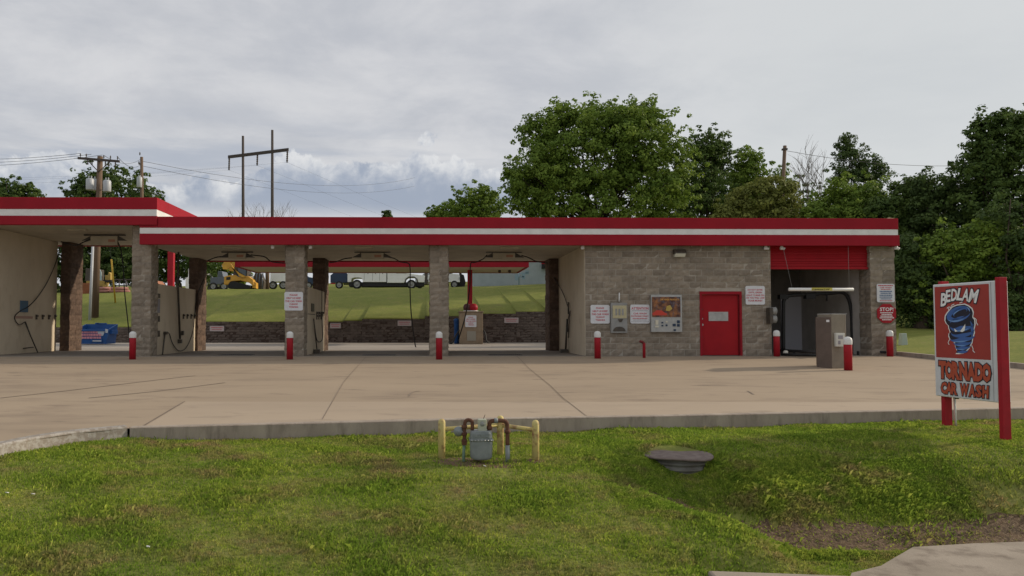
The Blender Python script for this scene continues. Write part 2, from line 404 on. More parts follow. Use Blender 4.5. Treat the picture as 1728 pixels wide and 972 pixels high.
# grass blades near the camera (one mass: nobody could count it)
def grass_mesh(n, region, hmin, hmax, wid, seed, name, mt):
    rg = np.random.default_rng(seed)
    x = rg.uniform(region[0], region[1], n); y = rg.uniform(region[2], region[3], n)
    ne = n//7; x = np.concatenate([x, rg.uniform(2.0, 6.5, ne)]); y = np.concatenate([y, rg.uniform(7.5, 9.4, ne)]); n = len(x)
    z = lawn_z(x, y)
    # keep what the camera can plausibly see, with a wide margin to both sides
    k = (y < curb_y(x) - .02) & (x > -.62*y-3) & (x < .86*y+4) & ~((x > 3.64) & (y < flume_y(x)+.02))
    k &= ~((x > 2.7) & (y < 6.62 + .05*(x-2.7)))
    k &= ((x-3.19)**2 + (y-9.5)**2) > .37**2
    # thin patches follow the bare spots
    pn = np.sin(x*1.7+np.sin(y*2.3)*1.5)*np.sin(y*2.1+np.sin(x*1.3)*1.7)
    bare = np.clip(1-np.hypot((x-.72)/.9, (y-8.62)/.38), 0, 1) + np.clip(1.35-ditch_d(x, y-.10)[0]/.42, 0, 1)*sst(x, 3.15, 3.6)*(y < 8.9)*.92 + np.clip(1-np.hypot((x-2.6)/.3, (y-8.2)/.3), 0, 1)*.8 + np.clip(1-np.hypot((x-7.2)/.8, (y-8.9)/.2), 0, 1)*.8
    k &= rg.uniform(0, 1, n) > np.clip((pn-.62)*.7, 0, .35) + np.clip(bare*1.3, 0, .93)
    x, y, z = x[k], y[k], z[k]; n = len(x)
    a = rg.uniform(0, 2*PI, n); lean = rg.uniform(.1, .9, n)
    tall = np.exp(-((ditch_d(x, y)[0]-.55)/.4)**2)*(x > 3.0)*(y > 8.2); lump = .72 + .55*tall + .45*np.sin(x*3.1+2*np.sin(y*1.9))*np.sin(y*3.7+x)
    h = rg.uniform(hmin, hmax, n)*(1+.9*(rg.uniform(0, 1, n) > .975))*np.clip(lump, .5, 2.4)*1; ww = wid*rg.uniform(.6, 1.4, n)
    dx, dy = np.cos(a), np.sin(a); px_, py_ = -dy, dx
    P = np.empty((n, 4, 3))
    P[:,0] = np.stack([x-px_*ww/2, y-py_*ww/2, z-.01], 1); P[:,1] = np.stack([x+px_*ww/2, y+py_*ww/2, z-.01], 1)
    mx_, my_ = x+dx*h*lean*.35, y+dy*h*lean*.35
    P[:,2] = np.stack([mx_+px_*ww*.35, my_+py_*ww*.35, z+h*.62], 1)
    P[:,3] = np.stack([x+dx*h*lean, y+dy*h*lean, z+h*(1-.35*lean)], 1)
    me = bpy.data.meshes.new(name); me.vertices.add(n*4); me.vertices.foreach_set('co', P.ravel())
    me.loops.add(n*4); me.loops.foreach_set('vertex_index', np.arange(n*4, dtype=np.int32))
    me.polygons.add(n); me.polygons.foreach_set('loop_start', np.arange(0, n*4, 4, dtype=np.int32)); me.polygons.foreach_set('loop_total', np.full(n, 4, dtype=np.int32))
    me.update(); me.validate()
    at_ = me.attributes.new('tint', 'FLOAT', 'POINT'); at_.data.foreach_set('value', np.repeat(rg.uniform(0, 1, n), 4))
    me.materials.append(mt); o = bpy.data.objects.new(name, me); COL.objects.link(o); return o
def blade_mat():
    m, c = grass_soil('grass_blades', ((.245,.355,.050), (.395,.455,.080), (.150,.240,.034)), (.35,.27,.14), .49, .66)
    nt = m.node_tree; N = nt.nodes; L = nt.links; b = N['Principled BSDF']
    for l in list(b.inputs['Normal'].links): L.remove(l)
    at_ = N.new('ShaderNodeAttribute'); at_.attribute_name = 'tint'
    r = N.new('ShaderNodeValToRGB'); L.new(at_.outputs['Fac'], r.inputs[0])
    e = r.color_ramp.elements; e[0].color = (.62,.66,.6,1); e[1].color = (1.45,1.35,1.3,1); e.new(.86).color = (1.2,1.2,1.0,1); e.new(.93).color = (1.55,1.35,1.4,1)
    x = N.new('ShaderNodeMix'); x.data_type = 'RGBA'; x.blend_type = 'MULTIPLY'; x.inputs[0].default_value = 1
    L.new(c, x.inputs[6]); L.new(r.outputs[0], x.inputs[7]); L.new(x.outputs[2], b.inputs['Base Color'])
    t = N.new('ShaderNodeBsdfTranslucent'); L.new(x.outputs[2], t.inputs[0])
    ms = N.new('ShaderNodeMixShader'); ms.inputs[0].default_value = .35; out = [q for q in N if q.type == 'OUTPUT_MATERIAL'][0]
    L.new(b.outputs[0], ms.inputs[1]); L.new(t.outputs[0], ms.inputs[2]); L.new(ms.outputs[0], out.inputs[0]); return m
M['blade'] = blade_mat()
gr = grass_mesh(760000, (-9.4, 14.5, 5.2, 12.2), .022, .055, .010, 3, 'grass', M['blade'])
props(gr, 'short mown lawn grass with brown thatch between slab and street', 'grass', kind='stuff')

# slab: front apron, near strip of newer paler concrete, rear yard
def slab_mat(name, c, c2, c3):
    m = mat(name, c, .85, c2, .55, .12, 90, stretch=(.35, 1, 1), c3=c3, s3=1.6, lo3=.52, hi3=.85, lo=.3, hi=.7, spec=.25, c4=tuple(q*.86 for q in c3), s4=2.6); return m
M['slab'] = slab_mat('apron_concrete', (.365,.286,.203), (.315,.246,.175), (.215,.165,.122))
M['slab2'] = slab_mat('pale_concrete', (.410,.328,.243), (.365,.290,.213), (.310,.248,.186))
M['slabgrey'] = slab_mat('grey_concrete', (.38,.34,.29), (.32,.285,.245), (.22,.195,.17))
M['curb'] = mat('curb_concrete', (.40,.34,.275), .9, (.30,.25,.205), 2.5, .4, 40, stretch=(1,1,.25), c3=(.17,.14,.11), s3=7, lo3=.52, hi3=.8)
M['curbpale'] = mat('painted_curb_worn', (.37,.345,.31), .9, (.26,.225,.19), 16, .3, 60, lo=.42, hi=.56)
def slab_z(p): return padz(p[1])
def sheet(name, pts, m, dz=0, kind='structure'):
    b = MB(); b.poly([(p[0], p[1], padz(p[1])+dz) for p in pts]); return b.build(name, m, kind=kind)
pts = [(p.x, p.y) for p in CURB[:-1]] + [(15.45, curb_y(15.45)), (15.45, 24.0), (-40, 24.0), (-40, CURB[0].y), ]
b = MB(); T = [(x, y, padz(y)) for x, y in pts]; b.poly(T); apron = b.build('pavement', M['slab'], kind='structure')
b = MB(); b.box(-40, 15.45, 24.0, 43.18, -.25, 0.0); rear = b.build('pavement', M['slabgrey'], kind='structure')
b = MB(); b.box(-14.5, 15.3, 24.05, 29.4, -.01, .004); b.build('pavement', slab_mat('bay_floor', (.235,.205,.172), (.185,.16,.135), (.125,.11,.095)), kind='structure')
# newer strip beside the curb, 4 mm proud
A = gp(243, 719.5); B_ = gp(312, 678); C_ = gp(1600, 679); 
near = [(p.x, p.y+.02) for p in CURB[7:9]] ; 
strip = [(A.x, A.y)] + [(p.x, p.y+.01) for p in CURB[7:-1]] + [(15.40, curb_y(15.4)+.01), (15.40, C_.y+1.0), (C_.x, C_.y), (B_.x, B_.y)]
sheet('pavement', strip, M['slab2'], .004)
# joints and cracks
M['joint'] = mat('joint_filler', (.15,.115,.088), .95, (.24,.19,.145), 2.2)
M['tar'] = mat('tyre_marks', (.20,.155,.118), .9, (.26,.205,.157), 4)
def strip_line(pts, w, dz, b):
    for p, q in zip(pts[:-1], pts[1:]):
        p, q = Vector(p), Vector(q); d = (q-p); d.z = 0; n = Vector((-d.y, d.x, 0)).normalized()*w/2
        P = [p-n, q-n, q+n, p+n]; b.poly([(k.x, k.y, padz(k.y)+dz) for k in P])
b = MB()
strip_line([gp(618, 602), gp(580, 645), gp(544, 708)], .009, .009, b)
strip_line([gp(872, 601), gp(893, 622), gp(930, 652), gp(950, 672), gp(990, 703)], .014, .009, b)
strip_line([gp(243, 719), gp(312, 678)], .02, .010, b)
strip_line([gp(-200, 677), gp(312, 678)], .008, .010, b)
b.build('expansion_joint', M['joint'], apron)
b = MB()
for pl in ([gp(690, 669), gp(693, 664), gp(700, 661), gp(709, 660)], [gp(1262, 660), gp(1272, 666)], [gp(0, 672), gp(110, 660), gp(260, 642), gp(330, 634)], [gp(150, 672), gp(270, 660), gp(380, 646)]):
    strip_line(pl, .03 if pl[0].x > -3 else .05, .0065, b)
b.build('tyre_mark', M['tar'], apron)

# curb facing the lawn
def curb_strip(P, name, m, w=.16, rise=.012, depth=.5):
    b = MB(); n = len(P)
    off = []
    for i in range(n):
        d = (P[min(i+1, n-1)] - P[max(i-1, 0)]); d.z = 0; off.append(Vector((-d.y, d.x, 0)).normalized())
    ring = [[P[i]-off[i]*.0+Vector((0,0,-depth)), P[i]+Vector((0,0,rise-.02)), P[i]+off[i]*.02+Vector((0,0,rise)), P[i]+off[i]*w+Vector((0,0,rise)), P[i]+off[i]*w+Vector((0,0,-depth))] for i in range(n)]
    for i in range(n-1):
        for k in range(4): b.quad(ring[i][k], ring[i+1][k], ring[i+1][k+1], ring[i][k+1])
    b.poly(ring[0][::-1]); b.poly(ring[-1]); return b.build(name, m, kind='structure')
def dens(P, k=6):
    o = []
    for a, c in zip(P[:-1], P[1:]):
        for j in range(k): o.append(a.lerp(c, j/k))
    return o + [P[-1]]
low = dens(curve(CURB[:7], 4), 1); curb_strip(low, 'curb', M['curbpale'], rise=.03)
j = CURB[6]; d_ = (CURB[7]-CURB[6]).normalized()
curb_strip(dens([j+d_*.03] + CURB[7:], 6), 'curb', M['curb'])
# side curb right of the slab
b = MB(); nseg = 24
for i in range(nseg):
    y0 = curb_y(15.45)+(24.6-curb_y(15.45))*i/nseg; y1 = curb_y(15.45)+(24.6-curb_y(15.45))*(i+1)/nseg
    z0, z1 = padz(y0), padz(y1)
    b.hexa([(15.46,y0,z0-.3),(15.64,y0,z0-.3),(15.64,y1,z1-.3),(15.46,y1,z1-.3),(15.47,y0,z0+.13),(15.63,y0,z0+.13),(15.63,y1,z1+.13),(15.47,y1,z1+.13)])
b.box(15.46, 15.64, 24.6, 43, -.3, .13)
b.build('curb', M['curb'], kind='structure')
# concrete culvert apron and street kerb at lower right, road in front
M['flume'] = mat('culvert_concrete', (.33,.28,.225), .9, (.25,.21,.165), 1.4, .3, 60, c3=(.13,.10,.075), s3=3.0, lo3=.5, hi3=.75)
b = MB()
FL = [(3.66, 6.55), (3.95, 6.95), (4.35, 7.15), (4.62, 7.38), (5.05, 7.74), (5.8, 7.86), (7.2, 7.98), (12, 8.5), (12, 5.4), (3.0, 5.4), (3.0, 6.3)]
b.prism([(x, y) for x, y in FL], (0,0,-1.45), EX, EY, EZ, .14)
b.build('culvert_apron', M['flume'], kind='structure')
b = MB(); b.hexa([(2.45,6.0,-1.6),(3.78,5.9,-1.6),(3.78,6.74,-1.6),(2.45,6.60,-1.6),(2.45,6.02,-1.20),(3.78,5.92,-1.28),(3.78,6.72,-1.25),(2.45,6.58,-1.15)])
b.build('curb', M['flume'], kind='structure', bevel=.03)
M['asphalt'] = mat('asphalt', (.05,.05,.05), .9, (.065,.063,.06), 3, .3, 120)
b = MB(); b.box(-200, 200, -6, 4.2, -1.72, -1.55); b.build('road', M['asphalt'], kind='structure')
# bare soil round the gas meter and in the ditch, a few pieces of litter
rs = random.Random(9)
litm = mat('litter_white', (.6,.6,.6), .7)
for (px, py) in ((12, 831), (56, 833), (250, 922), (1193, 912), (818, 786)):
    for _ in range(1):
        y = 7.5
        for it in range(30):
            p = at(px, py, y); zz = float(lawn_z(p.x, p.y)); d = ray(px, py); y = (zz+.035-CAMZ)/d.z*d.y
        p = at(px, py, y); b = MB(); b.obox(p, (.03, .02, .008), rs.uniform(0, 3), .3)
        b.build('paper_scrap', litm, org=p, label={12:'white paper scrap in the brown grass at the left edge', 56:'scrap in the grass just right of the one at the left edge', 250:'pale scrap alone in the grass low on the left', 1193:'white scrap on the rim of the ditch', 818:'tiny pale stone on the soil under the gas meter'}[px], cat='litter')

# ================================================================ RETAINING WALL
rw = thing('retaining_wall', 'long low brown block retaining wall stepping up to the right behind the wash bays', 'wall', (0, 43.3, 0))
def course_wall(b, mb, x0, x1, yf, z0, z1, bl, bh, seed, dep=.3, jit=.012, gap=.008, nx_=2, off=0.0, hole=None):
    """rough blocks facing -y; b: blocks, mb: mortar backing"""
    r = random.Random(seed); nrow = max(1, round((z1-z0)/bh)); h = (z1-z0)/nrow
    for i in range(nrow):
        za, zb = z0+i*h+gap/2, z0+(i+1)*h-gap/2
        x = x0 - (off + (bl/2 if i % 2 else 0)); 
        while x < x1-.01:
            segs = [(max(x, x0)+gap/2, min(x+bl, x1)-gap/2)]
            if hole and za < hole[2]-.02:
                a0, c0 = segs[0]; segs = [(a0, min(c0, hole[0])), (max(a0, hole[1]), c0)]
            for a, c in segs:
             if c-a > .03:
                o = r.uniform(-jit, jit); k = max(1, int((c-a)/(bl/3)+.5))
                # front face as a small irregular grid
                rows = 2; G = []
                for rr in range(rows+1):
                    row = []
                    for cc in range(k+1):
                        edge = rr in (0, rows) or cc in (0, k)
                        row.append(Vector((a+(c-a)*cc/k + (0 if cc in (0,k) else r.uniform(-.02,.02)), yf + (0.008 if edge else -.010) + o + r.uniform(-jit, jit)*.8, za+(zb-za)*rr/rows)))
                    G.append(row)
                for rr in range(rows):
                    for cc in range(k): b.quad(G[rr][cc], G[rr][cc+1], G[rr+1][cc+1], G[rr+1][cc])
                for (p, q) in ((G[0][0], G[0][k]), ): b.quad(p+Vector((0,.03,0)), q+Vector((0,.03,0)), q, p)
                b.quad(G[rows][0], G[rows][k], G[rows][k]+Vector((0,.03,0)), G[rows][0]+Vector((0,.03,0)))
            x += bl
    if hole:
        mb.box(x0+.002, hole[0], yf+.016, yf+dep, z0, z1-.002); mb.box(hole[1], x1-.002, yf+.016, yf+dep, z0, z1-.002); mb.box(hole[0], hole[1], yf+.016, yf+dep, hole[2], z1-.002)
    else: mb.box(x0+.002, x1-.002, yf+.016, yf+dep, z0, z1-.002)
b, mb = MB(), MB(); 
steps = [(-24, -13.5, .89), (-13.5, -5.0, 1.21), (-5.0, -3.9, 1.26), (-3.9, -.25, 1.37), (-.25, 3.1, 1.53), (3.1, 5.1, 1.68), (5.1, 6.8, 1.80), (6.8, 8.4, 1.95), (8.4, 15.5, 2.05)]
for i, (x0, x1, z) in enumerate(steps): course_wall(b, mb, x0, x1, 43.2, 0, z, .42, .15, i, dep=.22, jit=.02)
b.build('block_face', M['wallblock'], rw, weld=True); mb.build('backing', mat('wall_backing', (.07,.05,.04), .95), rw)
# ================================================================ CAR WASH BUILDING
YF, YB = 24.2, 29.3
ZC = Z(413, YF); ZCL = Z(381.5, YF)          # ceiling heights: low bays, tall left bay
bld = thing('car_wash_building', 'long grey block self serve car wash with flat red roof band and white stripe', 'building', (0, 24.2, 0))
def bx(px, Y=YF): return X(px, Y)
# --- pillars of split block
def pillar(x0, x1, y0, y1, z0, z1, seed, m, label=None):
    r = random.Random(seed); b = MB(); n = round((z1-z0)/.2); h = (z1-z0)/n
    def rough(P, seg):        # rough quad between 4 corners, displaced along normal
        a, c, d, e = P; nrm = (c-a).cross(e-a).normalized(); k = seg; rows = 2; G = []
        o = r.uniform(-.008, .008)
        for i in range(rows+1):
            row = []
            for j in range(k+1):
                p = a.lerp(c, j/k).lerp(e.lerp(d, j/k), i/rows); ed = i in (0, rows) or j in (0, k)
                row.append(p + nrm*(o + (-.004 if ed else .018) + r.uniform(-.007, .011)))
            G.append(row)
        for i in range(rows):
            for j in range(k): b.quad(G[i][j], G[i][j+1], G[i+1][j+1], G[i+1][j])
    for i in range(n):
        za, zb = z0+i*h+.003, z0+(i+1)*h-.003; sh = r.uniform(-.010, .010)
        xs_ = [x0, (x0+x1)/2 if i % 2 else x0+(x1-x0)*.98, x1] if x1-x0 > .5 else [x0, x1]
        if x1-x0 > .5 and not i % 2: xs_ = [x0, x0+.4, x1]
        for a, c in zip(xs_[:-1], xs_[1:]):
            a += .003; c -= .003
            rough([Vector((a+sh,y0,za)), Vector((c+sh,y0,za)), Vector((c+sh,y0,zb)), Vector((a+sh,y0,zb))], 3)
            rough([Vector((c+sh,y1,za)), Vector((a+sh,y1,za)), Vector((a+sh,y1,zb)), Vector((c+sh,y1,zb))], 2)
        ym = (y0+y1)/2
        for a, c in ((y0, ym), (ym, y1)):
            rough([Vector((x1+sh,a,za)), Vector((x1+sh,c,za)), Vector((x1+sh,c,zb)), Vector((x1+sh,a,zb))], 2)
            rough([Vector((x0+sh,c,za)), Vector((x0+sh,a,za)), Vector((x0+sh,a,zb)), Vector((x0+sh,c,zb))], 2)
        if i == n-1: b.quad((x0,y0,z1),(x1,y0,z1),(x1,y1,z1),(x0,y1,z1))
    o = b.build('pillar', m, bld, label=label, weld=True)
    c = MB(); c.box(x0+.012, x1-.012, y0+.012, y1-.012, z0, z1-.002); q = c.build('mortar', M['mortar'] if m is M['block'] else M['blockdark'], o); ORG[q.name] = ORG[bld.name]
    return o
pillar(bx(221), bx(254), YF, 24.82, 0, ZCL-.004, 1, M['block'], 'grey block pillar where the tall left bay meets the lower roof')
pillar(bx(480.5), bx(513), YF, 24.82, 0, ZC-.004, 2, M['block'], 'grey block pillar carrying a white notice')
pillar(bx(725), bx(757), YF, 24.82, 0, ZC-.004, 3, M['block'], 'grey block pillar in the middle of the open bays')
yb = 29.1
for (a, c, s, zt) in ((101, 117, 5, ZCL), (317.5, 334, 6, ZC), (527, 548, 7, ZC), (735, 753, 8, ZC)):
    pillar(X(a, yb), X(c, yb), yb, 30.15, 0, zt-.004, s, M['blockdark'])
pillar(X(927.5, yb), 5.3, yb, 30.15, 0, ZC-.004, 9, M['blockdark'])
# --- painted partition walls
def wall_part(name, x0, x1, y0, y1, z0, z1, m, **k):
    b = MB(); b.box(x0, x1, y0, y1, z0, z1); return b.build(name, m, bld, bevel=.01, **k)
wall_part('partition_wall', -9.32, -9.12, 24.83, 29.09, 0, Z(479, 24.9), M['cream'], label='low cream partition wall between the tall bay and the first low bay')
wall_part('partition_wall', -4.30, -4.10, 24.83, 29.09, 0, Z(484, 25.2), M['cream'])
wall_part('partition_wall', .24, .44, 24.83, 29.09, 0, 2.3, M['cream'])
wall_part('bay_wall', -14.9, -14.5, 24.2, 29.09, 0, ZCL-.004, M['cream'], label='full height stained cream wall of the tall left bay')
b = MB()
b.box(5.11, 5.28, YF+.03, 29.09, 0, ZC-.004); b.build('bay_wall', M['cream'], bld, label='full height cream wall at the right of the open bays')
# --- grey block front wall with door opening
XW0, XW1 = 5.125, bx(1302)
dx0, dx1, dz = bx(1181), bx(1252), Z(491.5, YF)
b, mb = MB(), MB()
course_wall(b, mb, XW0, XW1, YF-.014, 0, ZC-.004, .405, .2, 21, dep=.26, jit=.008, gap=.018, hole=(dx0, dx1, dz+.004))
# return of the wall into the automatic bay
wf = b.build('block_wall', M['block'], bld, weld=True, label='grey split block front wall of the equipment room'); q = mb.build('mortar', M['mortar'], wf); ORG[q.name] = ORG[bld.name]
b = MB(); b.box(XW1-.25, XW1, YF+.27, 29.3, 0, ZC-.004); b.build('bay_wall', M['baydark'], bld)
XP = bx(1470); XE = bx(1512)
pillar(XP, XE, YF, 24.85, 0, ZC-.004, 11, M['block'], 'grey block corner pillar at the right end carrying two notices')
b = MB(); b.box(XP+.05, XE-.02, 24.86, 29.6, 0, ZC-.004); b.build('bay_wall', M['baywall'], bld, label='grey side wall inside the automatic bay')
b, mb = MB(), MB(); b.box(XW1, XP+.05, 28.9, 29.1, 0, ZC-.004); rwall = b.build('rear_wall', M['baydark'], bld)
b = MB(); b.box(X(1318, 28.88), X(1358, 28.88), 28.85, 28.9, Z(592, 28.9), Z(500, 28.9)); b.build('rear_door', mat('rear_door_grey', (.62,.62,.66), .6), bld, label='pale grey rear door panel inside the automatic bay')
# --- ceilings and roof
b = MB(); b.box(-9.1, XE-.02, 24.0, 30.3, ZC, ZC+.12); b.build('ceiling', M['ceil'], bld)
b = MB(); b.box(-24, -9.1-.004, 24.0, 30.3, ZCL, ZCL+.12); b.build('ceiling', M['ceil'], bld, label='ceiling of the tall left bay')
b = MB(); b.box(-9.3, -9.1, 24.83, 30.2, ZC, ZCL); b.build('ceiling_step', M['ceil'], bld)
ZT = Z(366.5, 23.85); ZTL = Z(334.5, 23.8)
b = MB(); b.box(-8.75, XE, 24.02, 30.2, ZC+.121, ZT-.12); b.build('roof', M['greybox'], bld)
b = MB(); b.box(-24, -9.0, 24.02, 30.2, ZCL+.121, ZTL-.12); b.build('roof', M['greybox'], bld)
yf = 23.85; yl = 23.80
def zz(py, Y): return Z(py, Y)
xa, xb, xe = X(233, yf), X(262, yl), X(1520, yf)
zb_, zs0, zs1 = zz(413.3, yf), zz(395, yf), zz(385.3, yf)
zL = zz(380.5, yl)
# low roof band
b = MB(); b.box(xa, xe+.03, yf, 24.0, zb_, zs0); b.box(xe-.12, xe+.03, 24.0, 30.3, zb_, zs0); b.box(xa, xe+.03, 30.3, 30.45, zb_, zs0)
fl = b.build('fascia', M['red'], bld, label='red lower roof band of the long low roof', bevel=.008)
b = MB(); b.box(xa, xe-.01, yf+.012, 24.0, zs0, zs1); b.box(xe-.12, xe-.01, 24.0, 30.3, zs0, zs1)
q = b.build('white_stripe', M['white'], fl); ORG[q.name] = ORG[bld.name]
b = MB(); b.box(xb+.006, xe, yf, 24.0, zs1, ZT); b.box(xe-.12, xe, 24.0, 30.3, zs1, ZT); b.box(xb+.2, xe, 30.3, 30.45, zs1, ZT)
b.box(xa, xb+.004, yf, 24.0, zs1, zL-.003)
b.build('fascia', M['red'], bld, label='red upper roof band of the long low roof', bevel=.008)
# tall roof band on the left
l0, l1 = zz(365.5, yl), zz(354.5, yl)
b = MB(); b.box(-24, xb, yl, 23.99, zL, l0); b.box(xb-.15, xb, 23.99, 30.3, zL, l0); b.box(-24, xb, 30.3, 30.45, zL, l0)
f2 = b.build('fascia', M['red'], bld, label='red lower roof band of the taller left roof', bevel=.008)
b = MB(); b.box(-24, xb-.012, yl+.012, 23.99, l0, l1); b.box(xb-.15, xb-.012, 23.99, 30.3, l0, l1)
q = b.build('white_stripe', M['white'], f2); ORG[q.name] = ORG[bld.name]
b = MB(); b.box(-24, xb, yl, 23.99, l1, ZTL); b.box(xb-.15, xb, 23.99, 30.3, l1, ZTL); b.box(-24, xb, 30.3, 30.45, l1, ZTL)
b.build('fascia', M['red'], bld, label='red upper roof band of the taller left roof', bevel=.008)
# thin shadow lines between fascia panels
M['seam'] = mat('seam_red', (.22,.010,.018), .6)
for px in (395, 560, 905, 1075, 1240, 1400): b = MB(); b.box(X(px, yf), X(px, yf)+.008, yf-.003, yf, zb_+.01, zs0-.01); b.build('panel_seam', M['seam'], fl)
# --- service door
fw = .07
b = MB(); b.box(dx0, dx0+fw, YF-.03, YF+.2, 0, dz); b.box(dx1-fw, dx1, YF-.03, YF+.2, 0, dz); b.box(dx0+fw, dx1-fw, YF-.03, YF+.2, dz-.1, dz)
b.build('door_frame', M['red'], bld, bevel=.006)
b = MB(); b.box(dx0+fw+.006, dx1-fw-.03, YF+.06, YF+.11, .02, dz-.108); dr = b.build('service_door', M['reddoor'], bld, bevel=.006, label='red steel service door with a grey plate')
def sub(b, name, m, parent, **k):
    q = b.build(name, m, parent, **k); ORG[q.name] = ORG[parent.name]; return q
b = MB(); b.box(bx(1197), bx(1230), YF+.045, YF+.06, Z(541.5, YF), Z(526, YF)); sub(b, 'name_plate', M['steel'], dr)
b = MB(); b.text('EMPLOYEES ONLY', at(1213, 529.5, YF+.043), EX, EZ, .035, .30); sub(b, 'lettering', M['greytext'], dr)
b = MB(); p = at(1185, 538, YF+.02); b.lathe((p.x, YF+.06, p.z), [(.028,-.03),(.03,-.02),(.02,0)], 12, 'y'); sub(b, 'door_lock', M['steel'], dr)
b = MB(); p = at(1185, 548, YF+.02); b.lathe((p.x, YF+.06, p.z), [(.035,-.07),(.04,-.05),(.015,-.03),(.015,0)], 12, 'y'); sub(b, 'handle', M['steel'], dr)
for py in (522, 569): p = at(1185, py, YF); b = MB(); b.box(p.x-.05, p.x+.03, YF+.03, YF+.055, p.z-.012, p.z+.02); sub(b, 'hinge', M['darkmetal'], dr)
# --- roll-up door over the automatic bay
b = MB(); x0, x1 = XW1+.004, XP-.004; z1 = ZC-.004; z0 = Z(452, YF+.1); n = 9
for i in range(n):
    a = z0+(z1-z0)*i/n; c = z0+(z1-z0)*(i+1)/n
    b.hexa([(x0,YF+.12,a),(x1,YF+.12,a),(x1,YF+.16,a),(x0,YF+.16,a),(x0,YF+.145,c),(x1,YF+.145,c),(x1,YF+.16,c),(x0,YF+.16,c)])
b.box(x0, x1, YF+.085, YF+.165, z0-.03, z0+.05)
for i in (3, 6): zq = z0+(z1-z0)*i/n; b.box(x0, x1, YF+.108, YF+.125, zq-.015, zq+.012)
b.build('roll_up_door', M['reddoor'], bld, label='rolled up red slatted door over the automatic bay')
# --- dark downspout-like stain strip at the corner of the wall, wall base stains come from material
# --- small white lamps under the roof edge
for px in (460, 524, 983, 1292, 1319, 1512):
    p = at(px, 416.5, 24.08 if px < 1500 else 24.0); s_ = .06
    b = MB(); b.lathe((p.x, p.y, ZC-.16), [(.0,-.0),(.05,.005),(.062,.05),(.05,.10),(.03,.16)], 12)
    if 1280 < px: b.tube([(p.x, p.y, ZC-.08), (p.x+.09, p.y-.03, ZC-.14)], [.03, .045], 8)
    b.build('soffit_lamp', M['white'], bld)
# rooftop fittings
b = MB(); p = at(1500, 366, 24.3); b.lathe((p.x, 24.3, ZT-.13), [(.05,0),(.05,.12),(.17,.14),(.15,.18),(.03,.21)], 14); b.build('roof_vent', mat('vent_tan', (.5,.36,.22), .6), bld)
b = MB(); p = at(1363, 366, 24.3); b.lathe((p.x, 24.3, ZT-.13), [(.04,0),(.04,.14),(.05,.19),(.0,.2)], 10); b.build('roof_vent', M['white'], bld)

# --- bay fittings on the painted walls (parts of the building): spray gun holders, panel
def holders(xw, pts, side):
    b = MB()
    for (y, z) in pts:
        b.box(xw if side > 0 else xw-.03, xw+.03 if side > 0 else xw, y-.05, y+.05, z-.09, z+.09); b.box(xw-.05 if side < 0 else xw, xw if side < 0 else xw+.07, y-.035, y+.035, z+.01, z+.05)
    return b
def onwall(px, py, xw):         # point on the plane x = xw seen at (px, py)
    d = ray(px, py); t = xw/d.x; return Vector((0,0,CAMZ)) + d*t
for xw, L_ in ((-14.5, [(61,535),(71.5,535),(82,535),(92.5,535)]), (-9.12, [(309,534),(315.5,534),(322,534),(328,534)]), (-4.10, [(534,530),(537.5,530),(541,530),(543.8,530), (534,535),(537.5,535),(541,535)])):
    for px, py in L_:
        h = MB(); q = onwall(px, py, xw); h.prism([(0,-.09),(.03,-.09),(.03,.0),(.07,.02),(.07,.06),(.03,.09),(0,.09)], (xw, q.y-.045, q.z), EX, EZ, EY, .09); h.build('mat_clip', M['darkmetal'], bld)
# selector panels
def wpanel(xw, px0, py0, px1, py1, m, name, t=.03):
    a = onwall(px0, py0, xw); c = onwall(px1, py1, xw); b = MB(); b.box(xw, xw+t, min(a.y, c.y), max(a.y, c.y), c.z, a.z); return b.build(name, m, bld)
wpanel(-14.5, 34, 507, 46, 527, mat('panel_blue', (.07,.14,.22), .6), 'selector_panel')
wpanel(-14.5, 26, 533, 55, 538, mat('faded_sticker', (.42,.27,.22), .7), 'wall_sticker', .006)
b = MB()
for (a, c, e, g, mm) in ((262.5, 495, 269, 503, 'darkmetal'), (262.5, 504, 268.5, 528, 'greytext'), (262.5, 533, 268.5, 543, 'darkmetal'), (262.5, 558, 268.5, 568, 'darkmetal')):
    wpanel(-9.12, a, c, e, g, M[mm], 'selector_panel')
wpanel(-4.10, 525, 512, 529, 526, M['darkmetal'], 'selector_panel')
wpanel(-4.10, 519, 529, 532, 531.5, M['darkmetal'], 'wall_sticker', .006)
# wash wands and their hoses on the walls (each lies against a wall)
def wand(name, label, pts, foot, m=M['dark']):
    a = pts[0]; b = MB(); b.tube(curve(pts, 6), .016, 6); t = thing(name, label, 'wash wand', (foot.x, foot.y, 0), 'wash wands in the bays')
    b.build('hose', m, t); return t
W_ = lambda px, py, xw, o=.05: onwall(px, py, xw) + Vector((o, 0, 0))
t = wand('wash_wand', 'wash wand leaning on the stained wall of the tall left bay', [W_(99.5,416,-14.5,.05), W_(92,443,-14.5,.05), W_(78,475,-14.5), W_(62,500,-14.5), W_(46,517,-14.5), W_(33,524,-14.5), W_(23,533,-14.5), W_(24,542,-14.5), W_(31,548,-14.5), W_(40,543,-14.5)], W_(51,598,-14.5,.3))
b = MB(); b.tube([W_(40,543,-14.5), W_(45,568,-14.5,.15), W_(51,598,-14.5,.3)], [.03,.022,.02], 8); b.tube([W_(38,588,-14.5,.02), W_(47,586,-14.5,.2)], .02, 6); b.build('lance', M['darkmetal'], t)
t = wand('wash_wand', 'wash wand hanging from the partition behind the first grey pillar', [W_(331,470,-9.12,.3), W_(329,505,-9.12), W_(324,555,-9.12), W_(313,585,-9.12), W_(300,592,-9.12), W_(289,580,-9.12), W_(283,563,-9.12), W_(276,561,-9.12)], W_(264,598,-9.12,.2))
